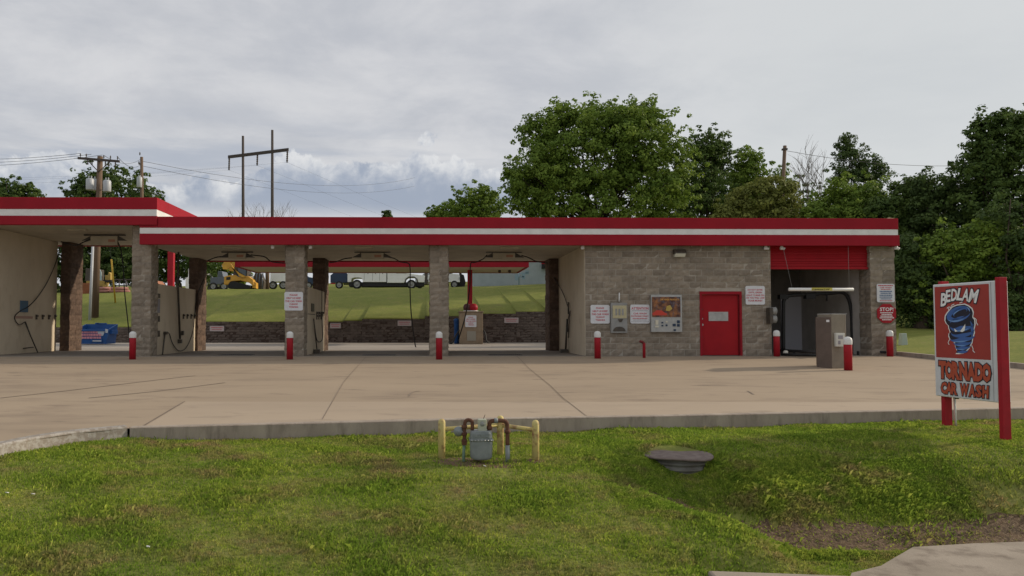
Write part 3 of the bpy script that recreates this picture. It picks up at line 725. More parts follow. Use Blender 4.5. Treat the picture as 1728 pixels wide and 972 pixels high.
b = MB(); b.tube([W_(276,561,-9.12), W_(264,598,-9.12,.2)], [.03,.025], 8); b.obox(W_(277,562,-9.12), (.1,.16,.1)); b.build('lance', M['darkmetal'], t)
b = MB(); b.tube([W_(299,420,-9.12,.05), W_(298,480,-9.12,.05), W_(300,572,-9.12,.08)], .04, 6); b.obox(W_(300,576,-9.12,.08), (.12,.14,.14)); b.obox(W_(306,562,-9.12,.05), (.06,.14,.16))
o = b.build('foam_brush', M['darkmetal'], org=W_(300,576,-9.12,.08), label='dark foam brush pole hanging on the cream partition behind the first grey pillar', cat='brush')
t = wand('wash_wand', 'wash wand with hose loop on the narrow wall behind the pillar with the notice', [W_(541,486,-4.1), W_(541,540,-4.1), W_(542,570,-4.1), W_(537,577,-4.1), W_(532,572,-4.1), W_(528,545,-4.1), W_(527,538,-4.1)], W_(530,594,-4.1,.1))
b = MB(); b.tube([W_(527,538,-4.1), W_(530,590,-4.1,.1)], .022, 8); b.obox(W_(529,593,-4.1,.12), (.2,.25,.14)); b.build('lance', M['darkmetal'], t)
W2 = lambda px, py, o=.06: onwall(px, py, 5.11) - Vector((o, 0, 0))
t = wand('wash_wand', 'wash wand on the cream wall at the right of the open bays', [W2(942,466,.2), W2(950,489), W2(958,508), W2(963,527), W2(961,542), W2(961,560)], W2(960,592,.2))
b = MB(); b.tube([W2(962,510), W2(962,530)], .03, 8); b.tube([W2(965,524), W2(963,548), W2(962,570)], .018, 6); b.tube([W2(960,538), W2(960,592,.12)], .035, 8); b.obox(W2(959,592,.16), (.25,.3,.12)); b.build('lance', M['darkmetal'], t)
# --- overhead booms with number boxes
def boom(cx0, cx1, py0, py1, Y, arms, label, zc, drop=None):
    a = at(cx0, py0, Y); c = at(cx1, py1, Y); t = thing('overhead_boom', label, 'hose boom', ((a.x+c.x)/2, Y, zc), 'hose booms under the bay ceilings')
    b = MB(); b.box(a.x, c.x, Y-.06, Y+.06, c.z, a.z); b.build('sign_box', M['ceil'], t, bevel=.01)
    w = a.x-.25, c.x+.25
    b = MB(); b.box(w[0], w[1], Y-.05, Y+.05, a.z+.02, a.z+.07)
    for s_, x in ((-1, a.x), (1, c.x)): b.prism([(0,0),(0,-.17),(s_*.32,-.17)] if s_ > 0 else [(0,0),(s_*.32,-.17),(0,-.17)], (x+s_*.01, Y-.03, a.z+.02), EX, EZ, EY, .06)
    for x in (a.x+.1, c.x-.1): b.box(x-.02, x+.02, Y-.02, Y+.02, a.z+.07, max(zc, a.z+.08))
    b.build('bracket', M['darkmetal'], t)
    for arm in arms: b = MB(); b.tube(curve([at(px, py, yy) for px, py, yy in arm], 5), .020, 6); b.build('boom_arm', M['dark'], t)
    b = MB(); m_ = (a+c)/2; b.box(c.x-.32, c.x-.08, Y-.066, Y-.06, m_.z-.045, m_.z+.045); b.build('faded_sticker', mat('faded_red', (.40,.20,.14), .7) if 'faded_red' not in bpy.data.materials else bpy.data.materials['faded_red'], t)
boom(154, 199, 399, 414, 26.6, [[(154,404,26.6),(140,409,26.4),(127,414,26.3),(103,408,26.6)], [(196,404,26.6),(202,416,26.6),(207,440,26.6),(210,490,26.6),(216,545,26.6),(219,580,26.6)]], 'hose boom under the tall left bay ceiling', ZCL)
boom(386, 415, 427.5, 437, 26.6, [[(384,432,26.6),(366,434,26.6),(350,440,26.6)], [(423,430,26.6),(440,432,26.6),(448,434,26.6),(460,442,26.5),(490,444,26.4),(520,443,26.4)]], 'hose boom in the low bay just right of the tall bay', ZC)
boom(610, 647, 427.5, 437, 26.6, [[(594,435,26.6),(580,437,26.6),(566,442,26.6),(556,443,26.6)], [(656,434,26.6),(665,436,26.6),(676,442,26.6),(688,444,26.6),(692,452,26.6),(692,490,26.6),(694,530,26.6),(700,578,26.6),(702,586,26.6)]], 'hose boom in the middle bay right of the pillar with the notice', ZC)
boom(832, 869, 427.5, 437, 26.6, [[(822,430,26.6),(815,437,26.6),(802,443,26.6),(794,446,26.6),(793,480,26.6),(786,530,26.6),(774,572,26.6)], [(880,431,26.6),(893,435,26.6),(905,441,26.6),(925,444,26.6)]], 'hose boom in the bay left of the equipment room wall', ZC)
# ceiling lights
for px, Y in ((392,25.0), (615,24.9), (860,24.9), (130,25.2)):
    zc = ZCL if px < 200 else ZC; p = at(px, 415, Y); b = MB(); b.box(p.x-.32, p.x+.32, Y-.07, Y+.07, zc-.05, zc-.003); b.build('ceiling_light', M['ceil'], bld)
# floor drains
for (px, Y, n_) in ((400, 25.2, 1), (640, 25.0, 1), (852, 25.0, 1)):
    x = X(px, Y); b = MB(); b.box(x-.55, x+.55, Y-.30, Y+.30, .0, .006)
    for i in range(16): b.box(x-.54+i*.07, x-.50+i*.07, Y-.28, Y+.28, .006, .016)
    b.build('drain_grate', M['dark'], org=(x, Y, 0), label={400:'dark floor drain in the low bay beside the tall bay', 640:'dark floor drain in the middle bay', 852:'dark floor drain in the bay left of the equipment room'}[px], cat='drain', group='floor drains of the open bays')

# ================================================================ SIGNS ON THE WALLS
def sign(name, x0, y0, x1, y1, Y, lines, label, cat='sign', board=None, t=.02, shape=None, group=None):
    a = at(x0, y0, Y); c = at(x1, y1, Y); w, h = c.x-a.x, a.z-c.z; cx, cz = (a.x+c.x)/2, (a.z+c.z)/2
    T = thing(name, label, cat, (cx, Y, cz), group)
    b = MB(); r = min(w, h)*.06
    if shape == 'oct':
        k = .293; P = [(-w/2*(1-2*k*1), -h/2), (w/2*(1-2*k), -h/2), (w/2, -h/2*(1-2*k)), (w/2, h/2*(1-2*k)), (w/2*(1-2*k), h/2), (-w/2*(1-2*k), h/2), (-w/2, h/2*(1-2*k)), (-w/2, -h/2*(1-2*k))]
    else:
        P = [(-w/2+r,-h/2),(w/2-r,-h/2),(w/2,-h/2+r),(w/2,h/2-r),(w/2-r,h/2),(-w/2+r,h/2),(-w/2,h/2-r),(-w/2,-h/2+r)]
    b.prism([(q[0], q[1]) for q in P], (cx, Y, cz), EX, EZ, EY, t)
    b.build('board', board or M['signwhite'], T)
    by = {}
    for (txt, v, hh, ww, mk) in lines:
        mb_ = by.setdefault(mk, MB())
        O = Vector((cx, Y-.004, cz + v*h))
        if txt is None:      # unreadable small print: a row of short dashes
            r_ = random.Random(int(v*1000)+7); x = -ww*w/2
            while x < ww*w/2-.01:
                l = r_.uniform(.03, .09)*w; e = min(x+l, ww*w/2); mb_.quad((cx+x, Y-.004, O.z-hh*h/2), (cx+e, Y-.004, O.z-hh*h/2), (cx+e, Y-.004, O.z+hh*h/2), (cx+x, Y-.004, O.z+hh*h/2)); x = e + .015*w
        else: mb_.text(txt, O, EX, EZ, hh*h, ww*w, .02)
    for mk, mb_ in by.items(): mb_.build('lettering', M[mk], T)
    return T
KEEP = [('PLEASE', .33, .085, .42, 'redtext'), ('HELP US KEEP', .165, .095, .78, 'redtext'), ('THE CAR WASH', 0, .10, .90, 'redtext'), ('CLEAN!!', -.155, .09, .46, 'redtext'), ('THANKS', -.31, .095, .50, 'redtext')]
sign('notice_sign', 480, 492.5, 511, 524, YF-.035, KEEP, 'white notice with red lettering on the second grey pillar')
sign('notice_sign', 996.5, 514.5, 1029, 546, YF-.035, KEEP, 'white notice with red lettering on the block wall left of the change machine')
sign('notice_sign', 1063.5, 514, 1096.5, 546, YF-.035, [('ATTENTION', .30, .13, .88, 'redtext'), (None, .175, .03, .8, 'greytext'), ('CAR WASH', .03, .09, .68, 'redtext'), ('PATRONS ONLY', -.11, .085, .90, 'redtext'), (None, -.23, .035, .75, 'redtext'), (None, -.31, .03, .7, 'greytext'), (None, -.40, .02, .9, 'greytext')], 'white notice headed ATTENTION between the change machine and the vending machine')
sign('notice_sign', 1258, 482.5, 1291, 514, YF-.035, [('DO NOT ENTER', .29, .085, .78, 'redtext'), ('UNTIL GREEN', .15, .09, .70, 'redtext'), ('LIGHT TURNS ON', .0, .09, .92, 'redtext'), ('OR YOU WILL LOSE', -.14, .09, .95, 'redtext'), ('YOUR MONEY', -.29, .095, .76, 'redtext')], 'white notice with red lettering up beside the red service door')
sign('notice_sign', 1479.5, 479, 1510, 510, YF-.05, [(None, .41, .05, .85, 'redtext'), ('CAR WASH', .30, .08, .66, 'redtext'), (None, .20, .04, .55, 'redtext'), (None, .09, .06, .7, 'bluetext'), (None, -.01, .06, .6, 'bluetext'), (None, -.12, .06, .72, 'bluetext'), (None, -.22, .06, .7, 'bluetext'), (None, -.32, .05, .6, 'bluetext'), (None, -.42, .04, .7, 'redtext')], 'white rules board with red and blue small print on the right corner pillar')
sign('stop_sign', 1480, 513, 1512.5, 545, YF-.05, [('STOP!', .22, .20, .72, 'whitetext'), (None, .04, .05, .7, 'whitetext'), (None, -.05, .05, .55, 'whitetext'), (None, -.14, .05, .66, 'whitetext'), (None, -.23, .05, .75, 'whitetext'), (None, -.33, .05, .5, 'whitetext')], 'red octagonal STOP! sign on the right corner pillar', 'stop sign', M['redmetal'], shape='oct')
for (a, c, d, e, lb) in ((354, 550, 378, 559, 'small pale notice on the retaining wall left of the second grey pillar'), (557, 545.5, 575, 554, 'small pale notice on the retaining wall just right of the second grey pillar'), (671, 541, 694, 550, 'small pale notice on the retaining wall left of the middle grey pillar'), (851, 536, 875, 545, 'small pale notice on the retaining wall right of the vacuum station')):
    sign('wall_notice', a, c, d, e, 43.10, [(None, .2, .12, .8, 'redtext'), (None, -.15, .10, .7, 'redtext')], lb, board=mat('notice_pale', (.5,.44,.43), .7) if lb.startswith('small pale notice on the retaining wall left of the second') else bpy.data.materials['notice_pale'], group='notices on the retaining wall')

# change machine
def panelthing(name, label, cat, x0, y0, x1, y1, Y, d, m, part):
    a = at(x0, y0, Y); c = at(x1, y1, Y); T = thing(name, label, cat, ((a.x+c.x)/2, Y, c.z))
    b = MB(); b.box(a.x, c.x, Y, Y+d, c.z, a.z); b.build(part, m, T, bevel=.01); return T
def pbox(T, name, m, x0, y0, x1, y1, Y, d, **k):
    a = at(x0, y0, Y); c = at(x1, y1, Y); b = MB(); b.box(a.x, c.x, Y, Y+d, c.z, a.z); return b.build(name, m, T, **k)
Y = YF-.12
T = panelthing('change_machine', 'grey metal change machine with cream panel set in the block wall', 'change machine', 1031, 511, 1059, 562, Y, .14, M['greybox'], 'cabinet')
f = pbox(T, 'instruction_panel', mat('panel_cream', (.52,.47,.30), .6, (.42,.37,.22), 30), 1034, 515.5, 1057.5, 537, Y-.015, .014)
b = MB()
for (px, w) in ((1040, 3), (1045.5, 3.5), (1051, 3)):
    a = at(px-w/2, 521, Y-.022); c = at(px+w/2, 532, Y-.022); b.box(a.x, c.x, Y-.021, Y-.015, c.z, a.z)
sub(b, 'coin_guide', M['greybox'], f)
b = MB(); p = at(1045, 560, Y); rr = .24
b.prism([(math.cos(PI*k/12)*rr*.85, math.sin(PI*k/12)*rr*.62) for k in range(13)], (p.x, Y-.02, at(0,559,Y).z), EX, EZ, EY, .018); b.build('coin_tray', M['darkmetal'], T)
p = at(1047, 541, Y); b = MB(); b.prism([(-.09,.05),(.09,.05),(.03,-.05),(-.03,-.05)][::-1], (p.x, Y-.015, p.z), EX, EZ, EY, .014); b.build('bill_slot', M['darkmetal'], T)
b = MB(); b.tube([at(1045, 509, YF-.04), at(1045, 494, YF-.04)], [.028, .02], 10); b.build('conduit', M['white'], org=at(1045, 509, YF-.04), label='short white upright pipe on the wall above the change machine', cat='pipe')
# vending machine: picture panel above, steel panel below
Y = YF-.16
T = panelthing('vending_machine', 'steel vending machine with dark red picture panel set in the block wall', 'vending machine', 1098.5, 497.5, 1151.5, 560.5, Y, .18, M['steel'], 'cabinet')
pic = mat('picture_panel', (.06,.02,.015), .25, (.42,.17,.05), 4.2, c3=(.10,.12,.17), s3=6, lo3=.52, hi3=.7, lo=.45, hi=.72)
f = pbox(T, 'picture_panel', pic, 1100.5, 501, 1148.5, 535, Y-.02, .018)
b = MB(); b.text('CAR WASH PRODUCTS', at(1130, 505.5, Y-.024), EX, EZ, .055, .64, .03); sub(b, 'lettering', mat('orange_lettering', (.65,.33,.07), .5), f)
b = MB(); p = at(1111, 529, Y); b.prism([(-.2,-.06),(.26,-.06),(.28,.0),(.2,.03),(.1,.10),(-.06,.11),(-.15,.04),(-.2,.02)], (p.x, Y-.026, p.z), EX, EZ, EY, .004); sub(b, 'car_picture', mat('picture_red', (.52,.05,.03), .4), f)
b = MB(); p = at(1128, 520, Y); b.prism([(-.10,-.08),(.02,-.1),(.12,-.02),(.05,.1),(-.06,.07)], (p.x, Y-.025, p.z), EX, EZ, EY, .003); sub(b, 'picture_patch', mat('picture_yellow', (.45,.32,.07), .4), f)
b = MB()
for (px, py, w, h) in ((1118,544.5,3,2.6),(1118,549.5,3,2.6),(1125,549,3,3),(1138,548.5,5,4.5),(1145,543,4.5,5),(1145,549,4.5,4.5),(1139,557,4,3)):
    a = at(px-w/2, py-h/2, Y-.02); c = at(px+w/2, py+h/2, Y-.02); b.box(a.x, c.x, Y-.02, Y, c.z, a.z)
b.build('button', M['navy'], T)
b = MB()
for (px, py, w, h) in ((1108.5,544,5,8),(1108.5,551,6,3),(1125,543,3,2.5)):
    a = at(px-w/2, py-h/2, Y-.02); c = at(px+w/2, py+h/2, Y-.02); b.box(a.x, c.x, Y-.03, Y, c.z, a.z)
b.build('coin_slot', mat('slot_cream', (.6,.56,.45), .5), T)
# wall light
a = at(1145, 428, YF); T = thing('wall_light', 'boxy wall light with pale lens under the roof band above the block wall', 'wall light', (a.x, YF, a.z))
b = MB(); b.prism([(0,.13),(-.10,.13),(-.22,.02),(-.22,-.01),(0,-.01)], (a.x-.2, YF-.01, a.z), EY, EZ, EX, .4); b.build('housing', M['darkmetal'], T, bevel=.01)
b = MB(); b.prism([(0,-.012),(-.21,-.012),(-.14,-.12),(0,-.12)], (a.x-.17, YF-.01, a.z), EY, EZ, EX, .34); b.build('lens', mat('lens_pale', (.62,.62,.52), .25), T, bevel=.008)
# signal light seen from the side
a = at(1297, 532, YF); T = thing('signal_light', 'grey two lamp signal box on the corner by the automatic bay', 'signal light', (a.x, YF, a.z))
b = MB(); b.box(X(1293, YF, 570), X(1298.5, YF, 570), YF-.30, YF-.02, at(0,546,YF).z, at(0,519,YF).z); b.build('housing', M['darkmetal'], T, bevel=.01)
for py in (525, 538.5):
    p = at(1298.5, py, YF-.16); b = MB(); b.lathe((p.x, YF-.16, p.z), [(.12,0),(.125,.08),(.135,.2),(.125,.2),(.10,.07)], 16, 'x'); b.build('lamp_hood', M['greybox'], T)
    b = MB(); b.lathe((p.x+.06, YF-.16, p.z), [(.10,0),(.08,.03),(.0,.04)], 14, 'x'); b.build('lens', M['glassdark'], T)
# clearance bar on two wires
Y = 23.7; a = at(1331, 486, Y); c = at(1440, 491, Y)
T = thing('clearance_bar', 'white clearance bar hanging on two wires before the automatic bay', 'clearance bar', ((a.x+c.x)/2, Y, c.z))
b = MB(); b.lathe((a.x, Y, (a.z+c.z)/2), [(.045,0),(.055,.01),(.055,c.x-a.x-.01),(.045,c.x-a.x)], 14, 'x'); b.build('bar', mat('bar_white', (.80,.80,.77), .5), T)
b = MB(); p = at(1368, 488, Y); q = at(1403, 488, Y); b.quad((p.x,Y-.058,p.z-.045),(q.x,Y-.058,p.z-.045),(q.x,Y-.058,p.z+.045),(p.x,Y-.058,p.z+.045)); b.build('label_strip', mat('label_yellow', (.62,.55,.12), .6), T)
b = MB(); b.text('CLEARANCE 8\'0"', at(1385.5, 488.4, Y-.062), EX, EZ, .055, .58, .03); b.build('lettering', M['dark'], T)
for (px, qx, ) in ((1337, 1326), (1433, 1438)):
    b = MB(); b.tube([at(px, 487, Y), (at(qx, 413, Y).x, 23.93, ZC)], .004, 5); b.build('wire', M['greybox'], T)
# wash arch and guide rail in the automatic bay
Y = 25.4
T = thing('wash_arch', 'black tubular spray arch inside the automatic bay', 'wash arch', (X(1380, Y, 570), Y, 0))
b = MB(); b.tube(curve([at(1322,597,Y), at(1322,520,Y), at(1323,507,Y), at(1330,500,Y), at(1345,498,Y), at(1400,495,Y), at(1422,494,Y), at(1432,505,Y), at(1437,530,Y), at(1438,560,Y), at(1438,597,Y)], 6), .06, 10); b.build('arch_tube', M['dark'], T)
for (px, py, q, r_) in ((1316,497,1330,505),(1360,496,1376,504)): 
    A_ = at(px,py,Y-.08); C_ = at(q,r_,Y-.08); b = MB(); b.box(A_.x, C_.x, Y-.1, Y+.1, C_.z, A_.z); b.build('nozzle_box', M['dark'], T)
b = MB(); b.tube([at(1395,496,Y), at(1395,508,Y)], .03, 6); b.build('nozzle', M['dark'], T)
T = thing('guide_rail', 'low black wheel guide rail across the floor of the automatic bay', 'guide rail', (at(1400,0,24.4).x, 24.0, 0))
for k, P in enumerate(([gz(1318,591,.16), gz(1378,594.5,.16)], [gz(1318,598,.05), gz(1378,599.5,.05)], [gz(1440,591,.14), gz(1494,594.5,.12)], [gz(1380,593.5,.14), gz(1440,590,.14)])):
    b = MB(); b.tube(P, .045, 8); b.build('rail', M['dark'], T)
b = MB()
for px in (1320, 1340, 1372, 1448, 1470): p = gz(px, 593, .13); b = MB(); b.box(p.x-.03, p.x+.03, p.y-.03, p.y+.03, 0 if p.y > 24.2 else padz(p.y), .14); b.build('rail_foot', M['dark'], T)
p = gp(1326, 600); b = MB(); b.lathe((p.x, p.y, padz(p.y)), [(.05,0),(.07,.03),(.085,.09),(.075,.14),(.04,.17),(0,.175)], 14)
b.build('floor_lamp', mat('lamp_cream', (.72,.68,.58), .4), org=(p.x,p.y,padz(p.y)), label='small round pale lamp on the slab beside the bollard left of the automatic bay', cat='lamp', bevel=0)
# payment kiosk
p0 = gp(1403, 622); kz = padz(p0.y)
T = thing('payment_kiosk', 'brown metal payment kiosk standing on the slab before the automatic bay', 'kiosk', (p0.x, p0.y, kz))
k = p0.y; zt1 = at(0,534.5,k).z; zt2 = at(0,530,k).z
xl, xm, xr = X(1377, k+.42, 570), X(1403, k, 570), X(1428, k+.10, 570)
b = MB(); b.hexa([(xl+.02,k+.42,kz),(xm,k,kz),(xr-.06,k+.75,kz),(xl+.30,k+1.0,kz),(xl+.0,k+.42,zt1),(xm,k,zt1),(xr-.06,k+.75,zt1),(xl+.30,k+1.0,zt1)]); b.build('side_cabinet', M['kioskbrown'], T, bevel=.012)
b = MB(); b.hexa([(xm+.006,k-.01,kz),(xr,k+.10,kz),(xr-.04,k+.62,kz),(xm-.10,k+.5,kz),(xm+.006,k-.01,zt2-.0),(xr,k+.10,zt2),(xr-.04,k+.62,zt2),(xm-.10,k+.5,zt2)]); b.build('front_cabinet', M['kiosktan'], T, bevel=.012)
b = MB(); b.obox(((xm+xr)/2-.03, k+.31, zt2+.012), (xr-xm+.03, .52, .024), .24); b.build('cap', M['greybox'], T)
a = at(1412, 562, k-.12); c = at(1427, 585, k-.12); b = MB(); b.box(a.x, c.x, k-.10, k+.06, c.z, a.z); f = b.build('keypad_box', mat('keypad_cream', (.60,.60,.54), .5), T, bevel=.01)
b = MB(); a = at(1415, 566, k-.12); c = at(1423, 572, k-.12); b.box(a.x, c.x, k-.108, k-.10, c.z, a.z); a = at(1415,575,k-.12); c = at(1419,581,k-.12); b.box(a.x, c.x, k-.108, k-.10, c.z, a.z); sub(b, 'screen', M['greytext'], f)
b = MB(); a = at(1384, 539.5, k+.2); nn = Vector((-(.42), -(xm-xl), 0)).normalized(); uu = Vector((xm-xl, -.42, 0)).normalized()
O = Vector((xl+.13, k+.42-.42*.13/(xm-xl), 0)) ; O.z = at(0,541.5,k+.3).z; O += nn*.006
b.quad(O-EZ*.03, O+uu*.09-EZ*.03, O+uu*.09+EZ*.03, O+EZ*.03); b.build('sticker', M['whitetext'], T)

# ================================================================ BOLLARDS
def bollard(x, y, z, label):
    T = thing('bollard', label, 'bollard', (x, y, z), 'red steel bollards with white tops')
    b = MB(); b.lathe((x, y, z), [(.098,0),(.098,.66),(.096,.665)], 20); b.build('post', M['redmetal'], T)
    b = MB(); b.lathe((x, y, z), [(.104,.655),(.106,.665),(.106,.76),(.098,.80),(.07,.835),(.035,.85),(0,.855)], 20); b.build('cap', M['white'], T)
    return T
bl = [(223.5, 606.5, 'red bollard before the first grey pillar beside the tall left bay'), (489, 606.5, 'red bollard before the pillar with the white notice'), (741, 606.5, 'red bollard before the middle pillar'),
      (1008.5, 605, 'red bollard before the block wall below the left white notice'), (1311, 601.5, 'red bollard at the left side of the automatic bay'), (1431.5, 625, 'red bollard guarding the payment kiosk'), (1502, 601.5, 'red bollard before the right corner pillar')]
B0 = None
for px, py, lb in bl:
    p = gp(px, py); z = padz(p.y)
    if B0 is None: B0 = bollard(p.x, p.y, z, lb)
    else: copy_thing(B0, (p.x, p.y, z), lb)
# red standpipe
p = gp(1087, 604); z = padz(p.y); T = thing('standpipe', 'short red standpipe with side arm at the foot of the block wall', 'pipe', (p.x, p.y, z))
b = MB(); b.tube([(p.x,p.y,z),(p.x,p.y,z+.42),(p.x-.005,p.y,z+.46)], [.045,.045,.05], 12); b.build('pipe', M['redmetal'], T)
b = MB(); b.tube([(p.x,p.y,z+.45),(p.x-.07,p.y,z+.52)], .045, 10); b.tube([(p.x-.07,p.y-.02,z+.5),(p.x-.14,p.y-.02,z+.53)], .04, 10); b.build('elbow', mat('dark_red', (.16,.02,.02), .6), T)
# ================================================================ STREET SIGN
def hit(px, py, fz):            # where the ray meets the height field fz(x, y)
    lo, hi = 3.0, 90.0; d = ray(px, py); prev = None; y = 3.0
    while y < 95:
        p = at(px, py, y); g = float(fz(p.x, p.y))
        if p.z <= g:
            a, c = y-.05, y
            for _ in range(20):
                m_ = (a+c)/2; p = at(px, py, m_)
                if p.z <= float(fz(p.x, p.y)): c = m_
                else: a = m_
            p = at(px, py, c); p.z = float(fz(p.x, p.y)); return p
        y += .05
    return p
far_ = at(1576, 560, 11.0); near_ = at(1681.5, 560, 9.96)
far_.z = near_.z = 0
U = (near_-far_); W = U.length; U.normalize(); NN = Vector((U.y, -U.x, 0))
if NN.x > 0: NN = -NN
zb, zt = -.05, 1.61
TH = .20
ctr = (far_+near_)/2 - NN*TH/2
bn = near_ - NN*.058 + U*.034; bf = far_ - NN*TH*.45 + U*.10
bn.z = float(lawn_z(bn.x, bn.y)); bf.z = float(lawn_z(bf.x, bf.y))
T = thing('street_sign', 'red and white BEDLAM TORNADO CAR WASH cabinet sign on two red posts in the grass', 'sign', (ctr.x, ctr.y, bn.z))
def oriented(b, c, L_, D_, z0, z1):
    P = []
    for z in (z0, z1):
        for s, t in ((-1,1),(1,1),(1,-1),(-1,-1)): q = c + U*(s*L_/2) + NN*(t*D_/2); P.append((q.x, q.y, z))
    b.hexa(P)
b = MB(); oriented(b, ctr, W, TH, zb, zt); cab = b.build('cabinet', M['white'], T, bevel=.012)
for q in (bn, bf):
    b = MB(); oriented(b, q, .066, .125, q.z-.2, zt+.045); b.build('post', M['redmetal'], T, bevel=.006)
def FP(u, z, k=.003): q = far_ + U*u + NN*k; return Vector((q.x, q.y, z))
def fpoly(b, pts, k): b.poly([FP(u, z, k) for u, z in pts])
M['panelred'] = mat('panel_red', (.36,.045,.035), .4, (.32,.04,.033), 4)
M['outline'] = mat('navy_outline', (.012,.014,.03), .5)
M['funnelblue'] = mat('funnel_blue', (.05,.13,.38), .45)
M['funnellight'] = mat('funnel_light_blue', (.17,.32,.62), .45)
M['letterred'] = mat('letter_red', (.42,.075,.035), .45)
M['facewhite'] = mat('face_white', (.62,.63,.66), .45, (.55,.56,.58), 6)
b = MB(); fpoly(b, [(.012,zb+.012),(W-.012,zb+.012),(W-.012,zt-.012),(.012,zt-.012)], .002); face = b.build('sign_face', M['facewhite'], T)
sb = lambda b, n, m: (lambda q: ORG.__setitem__(q.name, ORG[T.name]))(b.build(n, m, face))
b = MB(); fpoly(b, [(.035,.525),(.93*W-.02,.525),(.93*W-.02,1.572),(.035,1.572)], .004); sb(b, 'red_panel', M['panelred'])
zx = lambda x: .035 + (x-22)/418*(.93*W-.055)
zy = lambda x, y: 1.572 - (y-(92-(x-22)*.045))/(500+(x-22)*.045)*1.047
def zpoly(pts): return [(zx(x), zy(x, y)) for x, y in pts]
out = [(235,212),(262,209),(290,220),(318,240),(328,268),(322,300),(336,318),(338,350),(330,385),(332,410),(318,450),(312,480),(300,500),(290,518),(268,540),(240,558),(205,563),(180,563),(191,542),(178,515),(176,488),(158,474),(135,462),(126,440),(128,422),(140,412),(128,385),(126,365),(108,350),(98,328),(102,295),(120,270),(140,250),(165,228),(200,216)]
cxo, cyo = 225, 370
b = MB(); fpoly(b, zpoly(out)[::-1], .006); sb(b, 'emblem_edge', M['whitetext'])
b = MB(); fpoly(b, zpoly([(cxo+(x-cxo)*.93, cyo+(y-cyo)*.955) for x, y in out])[::-1], .0075); sb(b, 'emblem_shape', M['outline'])
def ell(cx, cy, rx, ry, tilt, a0=0, a1=360, n=26):
    t = R(tilt); P = []
    for k in range(n+(a1-a0 < 360)):
        a = R(a0+(a1-a0)*k/n); x, y = rx*math.cos(a), ry*math.sin(a); P.append((cx+x*math.cos(t)-y*math.sin(t), cy+x*math.sin(t)+y*math.cos(t)))
    return P
def cres(cx, cy, rx, ry, tilt, a0, a1, th, n=16):      # crescent stroke
    o = ell(cx, cy, rx, ry, tilt, a0, a1, n); i_ = []
    t = R(tilt)
    for k in range(n+1):
        a = R(a0+(a1-a0)*k/n); w_ = th*math.sin(PI*k/n); x, y = (rx-w_)*math.cos(a), (ry-w_*.9)*math.sin(a); i_.append((cx+x*math.cos(t)-y*math.sin(t), cy+x*math.sin(t)+y*math.cos(t)))
    return o, i_
def addc(b, *a, k=.009):
    o, i_ = cres(*a)
    for j in range(len(o)-1):
        p = zpoly([o[j], o[j+1], i_[j+1], i_[j]]); b.poly([FP(u, z, k) for u, z in p])
bb, bl_ = MB(), MB()
for c in ((212,283,98,52,-18,20,350,26),(225,268,60,28,-22,150,400,14),(236,362,92,42,-12,10,190,30),(240,400,92,44,-12,5,185,20),(236,442,98,36,-10,5,180,26),(238,474,72,32,-8,5,180,22),(238,506,60,26,-8,5,180,20),(236,534,44,22,-8,5,180,16),(228,330,88,30,-14,185,300,12),(290,385,34,60,-5,-70,80,14)): addc(bb, *c[:7], c[7]*1.5)
for c in ((208,288,88,44,-18,60,170,9),(216,272,44,16,-22,160,300,7),(232,372,72,30,-12,40,150,10),(230,452,78,26,-10,50,150,8),(232,482,58,24,-8,50,150,7),(232,514,46,18,-8,50,150,6),(262,262,40,26,-22,-60,40,8)): addc(bl_, *c[:7], c[7]*1.3, k=.0105)
sb(bb, 'emblem_blue', M['funnelblue']); sb(bl_, 'emblem_highlight', M['funnellight'])
b = MB()
for pl in ([(176,384),(204,402),(184,408)], [(222,404),(264,350),(262,376),(256,398),(240,408)]): fpoly(b, zpoly(pl), .012)
def bolt(pts, w=5):
    for (x0, y0), (x1, y1) in zip(pts[:-1], pts[1:]):
        l = math.hypot(x1-x0, y1-y0); nx_, ny_ = -(y1-y0)/l*w/2, (x1-x0)/l*w/2; fpoly(b, zpoly([(x0+nx_,y0+ny_),(x1+nx_,y1+ny_),(x1-nx_,y1-ny_),(x0-nx_,y0-ny_)]), .0085)
bolt([(122,242),(140,232),(152,240),(160,222),(182,212)]); bolt([(140,262),(132,240)]); bolt([(222,206),(245,198)]); bolt([(330,306),(346,320),(344,336),(356,358)]); bolt([(136,462),(124,486),(132,500)]); bolt([(306,498),(316,522),(314,536),(328,546)])
sb(b, 'emblem_white', M['whitetext'])
def ltext(body, u, z, h, w_, m, ol, bold, shear=0, rot=0, ml='outline'):
    O = FP(u, z, .007); b = MB(); b.text(body, O, U, EZ, h+2*ol, w_+2*ol, bold+.05, shear, rot); sb(b, 'lettering_edge', M[ml])
    O = FP(u, z, .0095); b = MB(); b.text(body, O, U, EZ, h, w_, bold, shear, rot); sb(b, 'lettering', M[m])
for ch, x, y, s_, r_ in (('B',86,184,58,4),('E',127,158,52,6),('D',172,150,52,2),('L',217,146,52,-4),('A',259,150,54,-6),('M',322,158,58,-8)):
    u, z = zx(x+8), zy(x, y-2); ltext(ch, u, z, (.178 if ch not in 'BM' else .195), .112 if ch != 'M' else .165, 'whitetext', .016, .03, .22, R(r_))
for ch, x in zip('TORNADO', (76,128,182,240,300,357,412)):
    ltext(ch, zx(x-3), .345, .262, .136, 'letterred', .014, .065, 0, R(random.Random(x).uniform(-3, 3)))
for ch, x in zip('CAR WASH', (84,122,164,0,246,300,350,400)):
    if ch != ' ': ltext(ch, zx(x-3), .080, .172, .108 if ch != 'W' else .145, 'letterred', .012, .06, .1)
